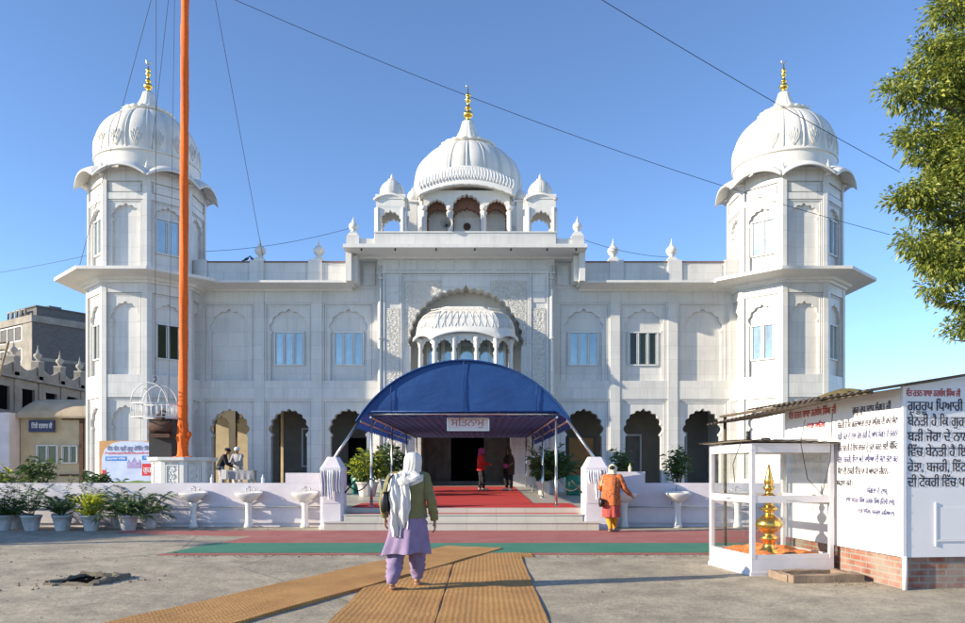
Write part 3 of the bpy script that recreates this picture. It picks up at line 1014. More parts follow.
bo = fix(bal.build('balcony'), G)
for x, y in cols:
    c_ = MB(M['white'])
    c_.lathe([(.13, 0), (.13, .12), (.085, .18), (.075, .9), (.07, 1.35), (.10, 1.42), (.08, 1.46), (.13, 1.58), (.15, 1.66), (.15, 1.72)], 12)
    o = c_.build('column'); fix(o, bo); o.location = (x, y - .06, 5.25)

# ---- vestibule, veranda interiors and the hall behind
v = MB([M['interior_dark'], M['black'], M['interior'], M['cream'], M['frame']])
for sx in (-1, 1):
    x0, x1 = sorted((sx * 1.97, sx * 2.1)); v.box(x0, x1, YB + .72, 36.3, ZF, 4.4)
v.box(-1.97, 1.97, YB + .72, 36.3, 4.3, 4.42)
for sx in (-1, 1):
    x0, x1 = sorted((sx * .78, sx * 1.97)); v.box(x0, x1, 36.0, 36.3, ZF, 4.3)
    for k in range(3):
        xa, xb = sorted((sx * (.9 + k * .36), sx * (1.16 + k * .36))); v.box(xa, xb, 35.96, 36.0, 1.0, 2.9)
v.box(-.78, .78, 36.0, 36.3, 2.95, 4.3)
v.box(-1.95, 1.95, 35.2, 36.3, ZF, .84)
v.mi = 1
v.quad((-.9, 37.5, .4), (.9, 37.5, .4), (.9, 37.5, 3.2), (-.9, 37.5, 3.2))  # flat black sheet stands for the unlit hall beyond the door
v.mi = 2
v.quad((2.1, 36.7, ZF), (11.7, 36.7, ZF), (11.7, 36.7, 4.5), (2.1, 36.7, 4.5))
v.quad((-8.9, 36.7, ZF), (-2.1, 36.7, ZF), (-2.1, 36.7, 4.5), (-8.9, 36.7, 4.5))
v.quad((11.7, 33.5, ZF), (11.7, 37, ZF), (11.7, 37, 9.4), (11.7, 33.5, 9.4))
for x in (-13.6, -12.55, -11.5, -10.45, -9.4):      # arcade of the side passage
    v.box(x, x + .32, 36.6, 36.9, ZF, 4.42)
for x in (-13.28, -12.23, -11.18, -10.13):
    v.arch_wall(x, x + .73, 2.9, 4.42, cusps(.34, 3.2, 3.9, 5, .3, x + .365, 4, .3, 2.9), 36.65, .2, True)
v.mi = 3
v.box(-15.4, -8.9, 40.0, 40.3, 0, 4.6)
v.mi = 2
v.box(-15.2, -8.9, 36.6, 40.0, 4.42, 4.6)
fix(v.build('veranda'), G)
for x, z0, z1, hw, m_ in ((-7.3, 1.5, 3.3, .62, 'interior_dark'), (-5.2, ZF, 2.9, .55, 'black'), (5.5, ZF, 2.9, .6, 'plywood'), (7.7, ZF, 3.0, .6, 'interior_dark'), (10.0, ZF, 3.1, .5, 'interior_dark')):
    d = MB([M['interior_dark'] if m_ != 'interior_dark' else M['frame'], M[m_]])
    bars(d, x - hw - .08, x + hw + .08, z0, z1 + .08, 36.6, 36.69, .08, z0 > 1)
    d.mi = 1; d.quad((x - hw, 36.66, z0), (x + hw, 36.66, z0), (x + hw, 36.66, z1), (x - hw, 36.66, z1))
    fix(d.build('inner_door' if z0 < 1 else 'notice_frame'), G)
h = MB([M['white'], M['soffit']])
h.box(-11.7, 11.7, 37.0, 56, 4.6, 9.9)
h.box(-8.9, 11.7, 37.6, 56, 0, 4.6)
h.box(-12.2, 12.2, 33.35, 37.0, 9.47, 9.9)
h.box(-5.0, 5.0, 33.4, 45, 9.9, 10.72)
h.box(-11.75, -11.6, 33.5, 37.0, 4.42, 9.47); h.box(11.6, 11.75, 35.0, 37.6, 0.4, 9.47)
fix(h.build('hall'), G)

# ---- roof pavilion under the big dome
PY = 34.5
b = MB([M['white'], M['soffit'], M['carved'], M['rust'], M['redsoffit']])
for x0, x1, hw, zs, za in ((-1.95, -.77, .46, 13.1, 13.6), (-.77, .77, .63, 13.15, 13.82), (.77, 1.95, .46, 13.1, 13.6)):
    xc = (x0 + x1) / 2
    b.arch_wall(x0, x1, 10.7, 14.05, cusps(hw, zs, za, 9, .3, xc, 5, .4, 10.7, 0.03), PY, .3, True)
for x in (-1.95, -.77, .77, 1.95):
    b.tube([(x, PY - .05, 10.7), (x, PY - .05, 13.2)], .085, 10)
    b.lathe([(.09, 0), (.16, .1), (.17, .2)], 10, (x, PY - .05, 13.1))
b.mi = 0
b.box(-1.95, 1.95, PY + 1.1, 41.4, 10.7, 14.0)
b.mi = 4
for x0, x1, hw in ((-1.9, -.77, .44), (-.77, .77, .60), (.77, 1.9, .44)):
    b.arch_wall(x0, x1, 12.4, 13.98, cusps(hw, 12.9, 13.36, 9, .3, (x0 + x1) / 2, 4, .4, 12.4, .02), PY + .55, .2, True)
b.box(-1.9, 1.9, PY + .31, PY + 1.09, 13.9, 13.97); b.mi = 0
for x0, x1 in ((-2.05, -1.9), (1.9, 2.05)): b.box(x0, x1, PY + .31, 41.5, 10.7, 14.0)
b.mi = 3
b.tube([(0, PY + 1.04, 12.75), (0, PY + 1.15, 12.75)], .17, 20)
b.mi = 0
# curved bangla cornice, carved face
rg = []
for i in range(33):
    s_ = -1 + i / 16
    lift = 0.50 * (1 - abs(s_) ** 2.0)
    x = s_ * 2.15
    rg.append([(x, PY + .6, 14.62 + lift * 1.3), (x, PY + .15, 14.62 + lift * 1.25), (x, PY - .12, 14.45 + lift * 1.2), (x, PY - .28, 14.15 + lift * 1.1), (x, PY - .36, 13.86 + lift), (x, PY - .46, 13.72 + lift), (x, PY - .46, 13.62 + lift + .05 * abs(math.sin(i * PI / 2 * .75))), (x, PY - .1, 13.72 + lift), (x, PY + .6, 13.75 + lift)])
b.rings(rg, True, True, True)
for i in range(30):
    s_ = -1 + (i + .5) / 15
    lift = 0.50 * (1 - s_ * s_)
    for sd in (-1, 1):
        pts = [(s_ * 2.15 + sd * .055 * math.sin(PI * q / 4), PY - .36 + .30 * q / 4 - .02, 13.95 + lift * (1 + .06 * q) + .54 * (q / 4) ** .9) for q in range(5)]
        b.tube(pts, .018, 5)
pv = fix(b.build('roof_pavilion'), G)
for sx in (-1, 1):
    u = MB(M['white'])
    u.box(-.2, .2, -.2, .2, 10.7 - 13.6, 0)
    u.box(-.28, .28, -.28, .28, 0, .08)
    u.lathe([(.22, .08), (.27, .2), (.26, .36), (.18, .52), (.06, .62), (.07, .66), (.02, .72), (.0, .86)], 16, (0, 0, 0), lambda a, z: 1 + .04 * abs(math.sin(a * 6)))
    o = u.build('turret'); fix(o, pv); o.location = (sx * 2.48, 34.95, 13.6)
    # corner kiosks
    k = MB([M['white'], M['dome'], M['soffit']])
    R_ = .62
    for j in range(4):
        k.at((0, 0, 0), j * PI / 2)
        k.arch_wall(-R_, R_, -2.5, .02, cusps(.42, -.98, -.55, 7, .3, 0, 5, .4, -2.5, .03), -R_, .14, True)
        for xx in (-R_ + .08, R_ - .08): k.tube([(xx, -R_ - .02, -2.5), (xx, -R_ - .02, -.35)], .06, 8)
        rg = []
        for i in range(13):
            s_ = -1 + i / 6; lift = .22 * (1 - s_ * s_)
            q_ = lambda o_: s_ * (R_ + o_)
            rg.append([(q_(-.1), -R_ + .1, .14 + lift), (q_(.10), -R_ - .10, .0 + lift), (q_(.10), -R_ - .10, -.05 + lift), (q_(0), -R_, -.08 + lift)])
        k.rings(rg, True, True, True)
    k.at()
    k.box(-R_ - .03, R_ + .03, -R_ - .03, R_ + .03, .02, .22)
    ko = k.build('corner_kiosk'); fix(ko, G); ko.location = (sx * 3.25, 33.35, 13.02)
    dome_obj(ko, .2, [(.46, 0), (.51, .1), (.53, .25), (.51, .42), (.42, .6), (.26, .76), (.13, .84)], .08, 12, False)
    neck_f = MB(M['white']); neck_f.lathe([(.16, 0), (.18, .04), (.08, .08), (.05, .16), (.07, .2), (.02, .26), (0, .36)], 10, (0, 0, 1.03)); neck_f.build('pinnacle', ko)
do = MB([M['white'], M['carved']])
do.lathe([(2.5, 13.2), (2.5, 14.2), (2.62, 14.25), (2.62, 14.45), (2.45, 14.5)], 48, (0, 38, 0))
fix(do.build('dome_drum'), G)
dm = dome_obj(None, 14.4, [(2.38, 0), (2.52, .40), (2.62, .8), (2.65, 1.15), (2.62, 1.45), (2.50, 1.8), (2.31, 2.1), (2.04, 2.4), (1.70, 2.67), (1.38, 2.86), (1.12, 2.96)], .1, 20, False, (0, 38))
fix(dm, G)
neck_finial(None, 17.38, 1.28, 18.72, 1.75, (0, 38))
for nm in [o for o in bpy.data.objects if o.parent is None and (o.name.startswith('lotus_neck') or o.name.startswith('finial'))]:
    fix(nm, G)

# loudspeaker horn on the front parapet
hs = thing('loudspeaker_horn', 'round grey loudspeaker horn on the central roof parapet', 'loudspeaker', (-.78, 31.72, 11.33))
a = MB([M['horn'], M['blackmetal']])
a.lathe([(.26, 0), (.255, .02), (.20, .12), (.12, .25), (.07, .4), (.07, .5)], 24, cap=False)
a.mi = 1; a.lathe([(.06, .3), (.05, .35)], 12)  # black disc set in the throat to darken the inside
o = a.build('horn_bell', hs); o.rotation_euler = (math.radians(-94), 0, 0); o.location = (0, -.15, .30)
a = MB(M['blackmetal']); a.tube([(0, .25, .28), (0, .2, 0), (0.02, .2, -.2)], .025, 6); a.build('bracket', hs)

# ---------------------------------------------------------------- low wall, piers, sinks
LW = 18.7
def low_wall(x0, x1, step0, step1, zs, label):
    t_ = thing('low_wall', label, 'wall', ((x0 + x1) / 2, LW + .12, 0))
    b = MB(M['lilac'])
    b.box(x0, x1, LW, LW + .24, 0.10, 1.08)
    b.box(x0, x1, LW + .05, LW + .22, 0.0, 0.10)
    b.box(x0, x1, LW - .03, LW, 0.44, 0.47)
    a, c = step0, step1
    b.box(a, c, LW - .004, LW + .25, 1.08, zs)
    fix(b.build('wall'), t_)
    p = MB(M['steel']); p.tube([(x0, LW - .06, .50), (x1, LW - .06, .50)], .016, 6)
    fix(p.build('water_pipe'), t_)
    return t_
low_wall(-17.4, -3.14, -4.13, -3.14, 1.33, 'low lilac white wall with wash basins left of the entrance steps')
low_wall(3.75, 17.4, 3.75, 4.72, 1.36, 'low lilac white wall with wash basins behind the glass case')

def pier(x0, x1, y0, y1, label):
    t_ = thing('towel_pier', label, 'pier', ((x0 + x1) / 2, (y0 + y1) / 2, 0), 0, 'white piers beside the entrance steps')
    xm, ym = (x1 - x0) / 2, (y1 - y0) / 2
    b = MB(M['lilac'])
    r = lambda dx, dy, z: [(-xm + dx, -ym + dy, z), (xm - dx, -ym + dy, z), (xm - dx, ym - dy, z), (-xm + dx, ym - dy, z)]
    c = .06
    def oct_(d, z): return [(-xm + d + c, -ym + d, z), (xm - d - c, -ym + d, z), (xm - d, -ym + d + c, z), (xm - d, ym - d - c, z), (xm - d - c, ym - d, z), (-xm + d + c, ym - d, z), (-xm + d, ym - d - c, z), (-xm + d, -ym + d + c, z)]
    b.rings([oct_(-.03, 0), oct_(-.03, .07), oct_(0, .1), oct_(0, 1.46), oct_(.03, 1.5), oct_(.13, 1.70), oct_(.14, 1.715)], True, False, True)
    b.box(-xm + .08, xm - .08, -ym - .012, -ym + .01, .62, 1.34)
    b.build('pier_body', t_)
    rl = MB(M['steel']); rl.tube([(-xm + .04, -ym - .09, 1.385), (xm - .04, -ym - .09, 1.385)], .014, 8)
    for s_ in (-1, 1): rl.tube([(s_ * (xm - .06), -ym + .02, 1.385), (s_ * (xm - .06), -ym - .09, 1.385)], .012, 6)
    rl.build('towel_rail', t_)
    return t_
PL = pier(-3.13, -2.58, 17.98, 18.50, 'white chamfered pier left of the steps hung with towels')
PR = pier(3.11, 3.74, 17.98, 18.50, 'white chamfered pier by the stooping woman in orange')

def towel(x, y, z1, w_, l1, mat_, label, ph=0.0):
    b = MB(M[mat_])
    def fn(u, v):
        side = -1 if v < .55 else 1
        d = abs(v - .55)
        zz = z1 + .018 - (d / (.55 if side < 0 else .45)) * (l1 if side < 0 else l1 * .7)
        f = min(1, d * 6)
        return (x + (u - .5) * w_ * (1 - .12 * d) + .01 * math.sin(v * 9 + ph), y + side * .022 + .02 * math.sin(u * 15 + ph + v * 2) * f * (1 if side < 0 else .3), zz - .02 * math.sin(u * 7 + ph) * f)
    b.sheet(fn, 14, 22)
    o = b.build('towel', None, label, 'towel', 'towels hung on the piers', origin=(x, y, z1))
    return o
for x, w_, l_, m_, lb, ph in ((-3.02, .15, .62, 'towel_grey', 'grey towel at the wall end of the left pier rail', 0), (-2.87, .13, .68, 'towel', 'long white towel in the middle of the left pier rail', 1.7), (-2.70, .17, .52, 'towel_grey', 'short grey towel at the step end of the left pier rail', 3.2),
                              (3.27, .14, .30, 'towel', 'short folded white towel on the pier by the woman in orange', 2), (3.43, .15, .66, 'towel', 'long white towel behind the woman in orange', .6), (3.60, .14, .58, 'towel_grey', 'grey striped towel nearest the basin on the pier', 4)):
    towel(x, 17.89, 1.385, w_, l_, m_, lb, ph)

def wash_basin():
    t_ = thing('wash_basin', 'x', 'wash basin', (0, 0, 0), 0, 'wash basins along the low wall')
    b = MB(M['porcelain'])
    n = 24
    def ring(rx, ry, z, yc): 
        return [(rx * math.copysign(abs(math.cos(2 * PI * i / n)) ** .8, math.cos(2 * PI * i / n)), yc + ry * math.copysign(abs(math.sin(2 * PI * i / n)) ** .8, math.sin(2 * PI * i / n)), z) for i in range(n)]
    b.rings([ring(.10, .09, .62, .02), ring(.17, .14, .68, .01), ring(.25, .19, .74, 0), ring(.305, .225, .80, 0), ring(.315, .235, .835, 0), ring(.31, .23, .85, 0), ring(.27, .19, .845, -.01), ring(.23, .15, .78, -.02), ring(.08, .06, .73, -.02)], True, True, True)
    b.box(-.30, .30, .14, .24, .80, .885)
    b.build('basin', t_)
    p = MB(M['porcelain'])
    p.rings([[(s_ * cx, cy + .05, z) for cx, cy in [(math.cos(2 * PI * i / 16) , math.sin(2 * PI * i / 16) * s_ * .9) for i in range(16)]] for s_, z in ((.115, 0), (.11, .06), (.085, .12), (.075, .35), (.085, .55), (.11, .66))], True, True, True)
    p.build('pedestal', t_)
    k = MB(M['chrome'])
    k.tube([(0, .19, .88), (0, .19, .97), (0, .15, 1.0), (0, .05, .985), (0, .03, .95)], .013, 8)
    for sx in (-1, 1):
        k.tube([(sx * .1, .19, .88), (sx * .1, .19, .93)], .016, 8); k.tube([(sx * .1 - .03, .19, .935), (sx * .1 + .03, .18, .945)], .01, 6)
    k.build('tap', t_)
    wp = MB(M['towel_grey']); wp.tube([(.02, .12, .66), (.02, .2, .5), (.05, .3, .42)], .018, 8); wp.tube([(-.08, .16, .8), (-.12, .24, .55)], .01, 6)
    wp.build('waste_pipe', t_)
    return t_
WB = wash_basin()
for i, (x, lb) in enumerate(((-6.32, 'white pedestal wash basin nearest the potted palms'), (-4.97, 'white pedestal basin midway along the left wall, below a soap bottle'), (-3.60, 'white pedestal basin against the raised wall beside the left pier'),
                             (4.17, 'white pedestal basin the stooping woman reaches for'), (5.47, 'white pedestal basin standing alone on the right wall'), (6.93, 'white pedestal basin seen through the glass case'))):
    o = WB if i == 0 else dup(WB)
    o.location = (x, 18.44, 0); o['label'] = lb

def bottle(x, y, z, label, mat_='towel', cap='towel'):
    t_ = thing('soap_bottle', label, 'bottle', (x, y, z), 0, 'soap bottles on the wall')
    b = MB(M[mat_]); b.lathe([(.035, 0), (.04, .02), (.04, .12), (.02, .15), (.016, .16)], 12); b.build('bottle_body', t_)
    c = MB(M[cap]); c.lathe([(.018, .16), (.018, .19), (.008, .195), (.008, .21)], 10); c.build('cap', t_)
bottle(-5.98, 18.82, 1.08, 'white soap bottle on the wall right of the marble plinth')
bottle(-4.72, 18.82, 1.08, 'white soap bottle on the wall over the middle basin')
bottle(4.38, 18.86, 1.36, 'pale soap bottle on the raised wall beside the stooping woman', 'paleyellow', 'lime')

# ---------------------------------------------------------------- carpets and mats
def flat(name, mat_, pts, z, th, label, cat, group=None, wob=0.0, n=1):
    """slab laid on the ground from an outline, edges slightly uneven"""
    b = MB(M[mat_])
    P = []
    for i in range(len(pts)):
        a = Vector(pts[i]); c = Vector(pts[(i + 1) % len(pts)])
        m = max(1, int((c - a).length / .25)) if wob else 1
        for k in range(m):
            q = a + (c - a) * k / m
            if wob: q += Vector((random.uniform(-wob, wob), random.uniform(-wob, wob)))
            P.append(q)
    lo = [b.V((p.x, p.y, z)) for p in P]; hi = [b.V((p.x, p.y, z + th)) for p in P]
    b.F(hi); 
    for i in range(len(P)): b.F([lo[i], lo[(i + 1) % len(P)], hi[(i + 1) % len(P)], hi[i]])
    return b.build(name, None, label, cat, group)
flat('carpet', 'red_ground', [(-4.35, 14.3), (-4.15, 16.1), (-7.4, 16.9), (-7.6, 17.55), (8.9, 17.55), (8.9, 12.75), (-4.7, 12.62), (-4.6, 12.9)], 0.004, .007, 'faded pink red carpet strip across the forecourt before the steps', 'carpet', None, .012)
flat('carpet', 'green_ground', [(-4.38, 14.55), (8.8, 14.55), (8.8, 12.95), (-4.62, 12.85)], 0.012, .006, 'green carpet strip lying in front of the faded red one', 'carpet', None, .012)
def ramp_cloth(b, x0, x1, y0, y1, dz):
    ny = max(1, int((y1 - y0) / .5))
    b.sheet(lambda u, v: (x0 + (x1 - x0) * u, y0 + (y1 - y0) * v, tz(y0 + (y1 - y0) * v) + dz + .003 * math.sin(u * 23) * math.sin(v * 17)), 16, ny)
b = MB(M['red_carpet'])
ramp_cloth(b, -1.72, 2.06, 18.6, 32.3, .012)
ramp_cloth(b, -2.5, -1.72, 18.6, 20.3, .012); ramp_cloth(b, 2.06, 3.05, 18.6, 20.3, .012)
for x0, x1 in ((-2.5, 3.05),):
    b.quad((x0, 18.6, tz(18.6)), (x1, 18.6, tz(18.6)), (x1, 18.6, tz(18.6) + .012), (x0, 18.6, tz(18.6) + .012))
b.build('carpet', None, 'bright red carpet running under the blue canopy to the door', 'carpet')
b = MB(M['red_carpet']); b.box(-2.5, 3.0, 18.12, 18.33, .357, .366)
b.build('carpet', None, 'narrow red runner lying on the upper entrance step', 'carpet')

def mat_strip(x0, x1, length, rz, loc, label, dz):
    b = MB(M['coir'])
    n = 60
    def fn(u, v):
        x = x0 + (x1 - x0) * u; y = v * length
        e = .004 * math.sin(y * 5.1 + u * 9)
        return (x + e, y, dz + .012 + .004 * math.sin(y * 3 + x * 2) + .003 * math.sin(x * 11))
    b.sheet(fn, 8, n)
    for u in (0, 1):
        b.rings([[(fn(u, v / n)[0], fn(u, v / n)[1], 0.0) for v in range(n + 1)], [fn(u, v / n) for v in range(n + 1)]], False, False)
    for v in (0, 1):
        b.rings([[(fn(u / 8, v)[0], fn(u / 8, v)[1], 0.0) for u in range(9)], [fn(u / 8, v) for u in range(9)]], False, False)
    o = b.build('coir_mat', None, label, 'mat', 'coir mats on the forecourt')
    o.location = loc; o.rotation_euler = (0, 0, rz)
    return o
mat_strip(-.98, 0, 8.6, 0.0, (.27, 3.9, 0.0), 'brown coir mat strip under the woman with the white veil', .004)
mat_strip(0.012, 1.06, 8.7, -.002, (.27, 3.9, 0.0), 'brown coir mat strip with its long edge bordering bare concrete', .004)
mat_strip(-1.08, 0, 10.6, -.385, (-2.90, 3.7, 0.0), 'brown coir mat laid diagonally across the straight strips', .021)
mat_strip(-.5, .45, .55, .02, (1.1, 12.32, 0.0), 'short scrap of coir mat at the green carpet edge', .002)

# ---------------------------------------------------------------- blue canopy
CX = 0.25; CH = 2.60; CY0, CY1 = 19.0, 32.5
can = thing('canopy', 'blue barrel vaulted fabric canopy on steel posts over the entrance', 'canopy', (CX, 25, .55))
def varch(n=40, hw=CH + .07, z0=2.60, z1=4.12):
    # circular arc
    h_ = z1 - z0; R_ = (hw * hw + h_ * h_) / (2 * h_)
    a = math.asin(hw / R_)
    return [(CX + R_ * math.sin(-a + 2 * a * i / n), z1 - R_ + R_ * math.cos(-a + 2 * a * i / n)) for i in range(n + 1)]
A = varch()
b = MB(M['blue_tarp'])
ny = 40
def sag(y): return -.05 * abs(math.sin((y - CY0) / (CY1 - CY0) * PI * 3)) 
b.rings([[(x, CY0 - .12 + (CY1 - CY0 + .12) * k / ny, z + sag(CY0 + (CY1 - CY0) * k / ny) * math.sin(PI * i / 40)) for i, (x, z) in enumerate(A)] for k in range(ny + 1)], False, True)
# scalloped edge hem of both long sides
for sx in (-1, 1):
    xe = CX + sx * (CH + .07)
    b.sheet(lambda u, v: (xe + sx * .02 * v, CY0 - .12 + (CY1 - CY0) * u, 2.60 - .17 * v * (.75 + .25 * abs(math.sin(u * PI * 30)))), 120, 2)
fix(b.build('canopy_roof'), can)
b = MB(M['blue_tarp'])
def gable(u, v):
    i = u * 40; k = min(39, int(i)); f = i - k
    x = A[k][0] + (A[k + 1][0] - A[k][0]) * f; z = A[k][1] + (A[k + 1][1] - A[k][1]) * f
    zb = 2.86 if abs(x - CX) < 2.28 else 2.60 + .26 * (1 - (abs(x - CX) - 2.28) / .39)
    zb = min(zb, z)
    return (x, CY0 - .07 - .03 * math.sin(PI * v) * math.sin(PI * u), z + (zb - z) * v)
b.sheet(gable, 40, 8)
fix(b.build('front_gable'), can)
b = MB(M['blue_tarp'])
for f in (.2, .5, .8):
    k = int(f * 40); x, z = A[k]
    b.tube([(x, CY0 - .115, z - .02), (x + .0, CY0 - .125, (z + 2.86) / 2), (x, CY0 - .1, 2.87)], .012, 5)
b.tube([(x, CY0 - .12, z + .012) for x, z in A], .022, 6)
b.tube([(CX - 2.3, CY0 - .09, 2.86), (CX + 2.3, CY0 - .09, 2.86)], .016, 6)
fix(b.build('seam'), can)
b = MB(M['steel'])
for sx in (-1, 1):
    xe = CX + sx * (CH + .0)
    b.tube([(xe, CY0, 2.62), (xe, CY1, 2.62)], .03, 8)
    b.tube([(CX + sx * 2.33, CY0, 2.72), (CX + sx * 2.33, CY1, 2.72)], .03, 8)
for k in range(7):
    y = CY0 + (CY1 - CY0) * k / 6
    b.tube([(CX - 2.45, y, 2.80), (CX + 2.45, y, 2.80)], .025, 8)
    b.tube([(x, y, z - .05) for x, z in A[::4]], .022, 6)
fix(b.build('frame'), can)
b = MB(M['lattice'])       # lattice ceiling
s_ = .42
x0, x1 = CX - 2.4, CX + 2.4
k = -int(14 / s_)
pts = []
for d in np.arange(-5, 14, s_):
    for sg in (1, -1):
        xa, ya = (x0, CY0 + d) if sg > 0 else (x1, CY0 + d)
        L = 4.8
        p0 = [xa, ya]; p1 = [xa + sg * L, ya + L]
        lo_, hi_ = CY0 + .05, CY1
        t0 = max(0, (lo_ - ya) / L); t1 = min(1, (hi_ - ya) / L)
        if t1 > t0 + .02:
            q0 = (xa + sg * L * t0, ya + L * t0, 2.76); q1 = (xa + sg * L * t1, ya + L * t1, 2.76)
            b.tube([q0, q1], .018, 4, False)
fix(b.build('ceiling_lattice'), can)
b = MB(M['lining'])
b.sheet(lambda u, v: (x0 + (x1 - x0) * u, CY0 + .1 + (CY1 - CY0 - .1) * v, 2.84 + .03 * math.sin(v * 18 * PI)), 6, 36)
fix(b.build('lining'), can)
for sx in (-1, 1):
    for y in (19.1, 23.4, 27.9, 32.2):
        p = MB(M['steel'])
        x = CX + sx * 2.32
        p.tube([(x, y, tz(y)), (x, y, 2.74)], .028, 10)
        p.lathe([(.09, 0), (.09, .012), (.05, .02)], 12, (x, y, tz(y)))
        p.tube([(x, y, tz(y)), (x, y, tz(y) + 1.0)], .036, 10)
        fix(p.build('post'), can)
    p = MB(M['steel'])
    xe = CX + sx * 2.62
    tx = (-2.84 if sx < 0 else 3.40)
    p.tube([(xe, 18.95, 2.60), (tx, 18.3, 1.70)], .035, 10)
    fix(p.build('brace'), can)
sg = thing('hanging_sign', 'white sign with red lettering hung under the canopy', 'sign', (.35, 19.6, 2.62))
b = MB(M['panel']); b.box(-.52, .52, -.03, .03, -.19, .18); b.build('sign_board', sg)
b = MB(M['steel'])
bars(b, -.545, .545, -.215, .205, -.04, .036, .026, True)
for sx in (-.35, .35): b.tube([(sx, 0, .2), (sx, 0, .28)], .012, 6)
b.build('sign_frame', sg)
lettering(['ਸਤਿਨਾਮੁ'], M['faded'], 'lettering', sg, (-.44, -.032, -.09), (PI / 2, 0, 0), .27, .86, bold=.004)
b = MB(M['porcelain']); b.lathe([(.03, 0), (.05, .03), (.05, .09), (.02, .12)], 12)
o = b.build('lamp_holder', sg); o.location = (-.05, -.02, .22)

# rope barriers between posts and piers
for x0, x1, y0, y1, lb in ((-2.07, -2.60, 19.1, 18.45, 'slack grey rope between the left canopy post and the left pier'), (2.57, 3.2, 19.1, 18.45, 'slack grey rope between the right canopy post and the right pier')):
    r = MB(M['cable'])
    r.tube([(x0 + (x1 - x0) * k / 10, y0 + (y1 - y0) * k / 10, 1.22 - .28 * math.sin(PI * k / 10) - .1 * k / 10) for k in range(11)], .016, 6)
    r.build('barrier_rope', None, lb, 'rope', 'barrier ropes')
for x, sx, lb in ((-2.56, 1, 'short dark handrail leaning out from the left pier'), (3.09, -1, 'short dark handrail leaning out from the right pier')):
    r = MB(M['blackmetal']); r.tube([(x - .02 * sx, 18.2, .85), (x + .10 * sx, 18.2, 1.0), (x + .24 * sx, 18.15, 1.16)], .02, 8)
    r.build('handrail', None, lb, 'handrail', 'pier handrails')

# ---------------------------------------------------------------- flagpole and its plinth
px_, py_ = -8.74, 24.0
pl = thing('flagpole_plinth', 'octagonal carved marble plinth under the orange flagpole', 'plinth', (px_, py_, tz(24)))
b = MB([M['marble'], M['white'], M['carved']])
ap = .84
b.lathe([((ap + .12) * C8, -.05), ((ap + .12) * C8, .12), ((ap + .02) * C8, .16), ((ap - .04) * C8, .18), ((ap - .04) * C8, 1.05), ((ap + .02) * C8, 1.1), ((ap + .12) * C8, 1.14), ((ap + .12) * C8, 1.235)], 8, (0, 0, 0), smooth=False, a0=PI / 8, a1=PI / 8 + 2 * PI)
hf = ap * math.tan(PI / 8)
for k in range(8):
    b.at((0, 0, 0), k * PI / 4); b.mi = 1
    for sx in (-1, 1):
        xa, xb = sorted((sx * hf, sx * (hf - .13))); b.box(xa, xb, -ap - .005, -ap + .1, .165, 1.09)
    b.box(-hf + .19, hf - .19, -ap + .015, -ap + .1, .30, .96)
    bars(b, -hf + .15, hf - .15, .26, 1.0, -ap - .012, -ap + .05, .035, True)
    for j in range(5):
        b.tube([(.09 * math.sin(j * 3.1 + q * .8), -ap + .01, .34 + j * .11 + q * .045) for q in range(5)], .014, 5)
b.build('plinth_body', pl)
zt = tz(24) + 1.235
fp = thing('flagpole', 'tall flagpole wrapped in saffron orange cloth', 'flagpole', (px_, py_, zt))
b = MB(M['orange'])
pts = []; rad_ = []
for k in range(140):
    z = 22 * k / 139
    pts.append((.07 * z / 15, 0, z)); rad_.append((.140 - .0016 * z) * (1 + .03 * math.sin(z * 5.3) + .025 * math.sin(z * 13.1)))
rings_ = []
for p, r in zip(pts, rad_):
    rings_.append([(p[0] + r * (1 + .05 * math.sin(3 * a + p[2] * 1.7) + .03 * math.sin(7 * a - p[2] * 4)) * math.cos(a), p[1] + r * (1 + .05 * math.sin(3 * a + p[2] * 1.7)) * math.sin(a), p[2]) for a in [2 * PI * i / 24 for i in range(24)]])
b.rings(rings_, True, True, True)
b.build('wrapped_pole', fp)
b = MB(M['orange'])      # gathered cloth and knots at the foot
b.lathe([(.17, 0), (.19, .03), (.16, .08), (.155, .3), (.17, .5), (.20, .62), (.175, .75), (.155, .95), (.165, 1.0), (.15, 1.08), (.14, 1.15)], 32, (0, 0, 0), lambda a, z: 1 + .06 * math.sin(9 * a + z * 6) + .05 * math.sin(4 * a - z * 9))
b.ball((.20, -.06, .72), (.10, .08, .12), 10); b.ball((.15, -.12, .55), (.05, .05, .09), 8)
for k in range(7): b.ball((random.uniform(-.35, .4), -.2 - random.random() * .15, .02), (.06, .04, .02), 6)
b.build('gathered_cloth', fp)
wn = thing('winch', 'black winch cabinet with rusty motor beside the orange flagpole', 'winch', (-9.52, 24.35, zt))
b = MB(M['blackmetal']); b.box(-.36, .36, -.2, .3, 0, 1.22); b.box(-.38, .38, -.22, .32, 1.2, 1.24); b.build('cabinet', wn)
b = MB(M['rust'])
b.T = Matrix.Translation((.12, -.42, .95)) @ Matrix.Rotation(PI / 2, 4, 'Y')
b.lathe([(.06, -.36), (.16, -.35), (.19, -.31), (.19, .26), (.16, .3), (.06, .31)], 20, (0, 0, 0), lambda a, z: 1 + .03 * math.cos(a * 14))
b.at(); b.box(-.2, .45, -.6, -.2, .62, .74); b.box(-.02, .2, -.5, -.3, 1.18, 1.36)
b.tube([(.1, -.4, 1.3), (.1, -.42, 1.5), (.3, -.44, 1.42)], .03, 8)
b.build('motor', wn)
cg = thing('hoist_cage', 'white steel hoist cage hanging on a cable by the flagpole', 'cage', (-9.47, 23.6, 3.02))
b = MB(M['frame'])
w_ = .55
rg_ = [(-w_, -.4), (w_, -.4), (w_, .4), (-w_, .4)]
for z in (0, .42):
    for a, c in zip(rg_, rg_[1:] + rg_[:1]): b.tube([(a[0], a[1], z), (c[0], c[1], z)], .016, 6)
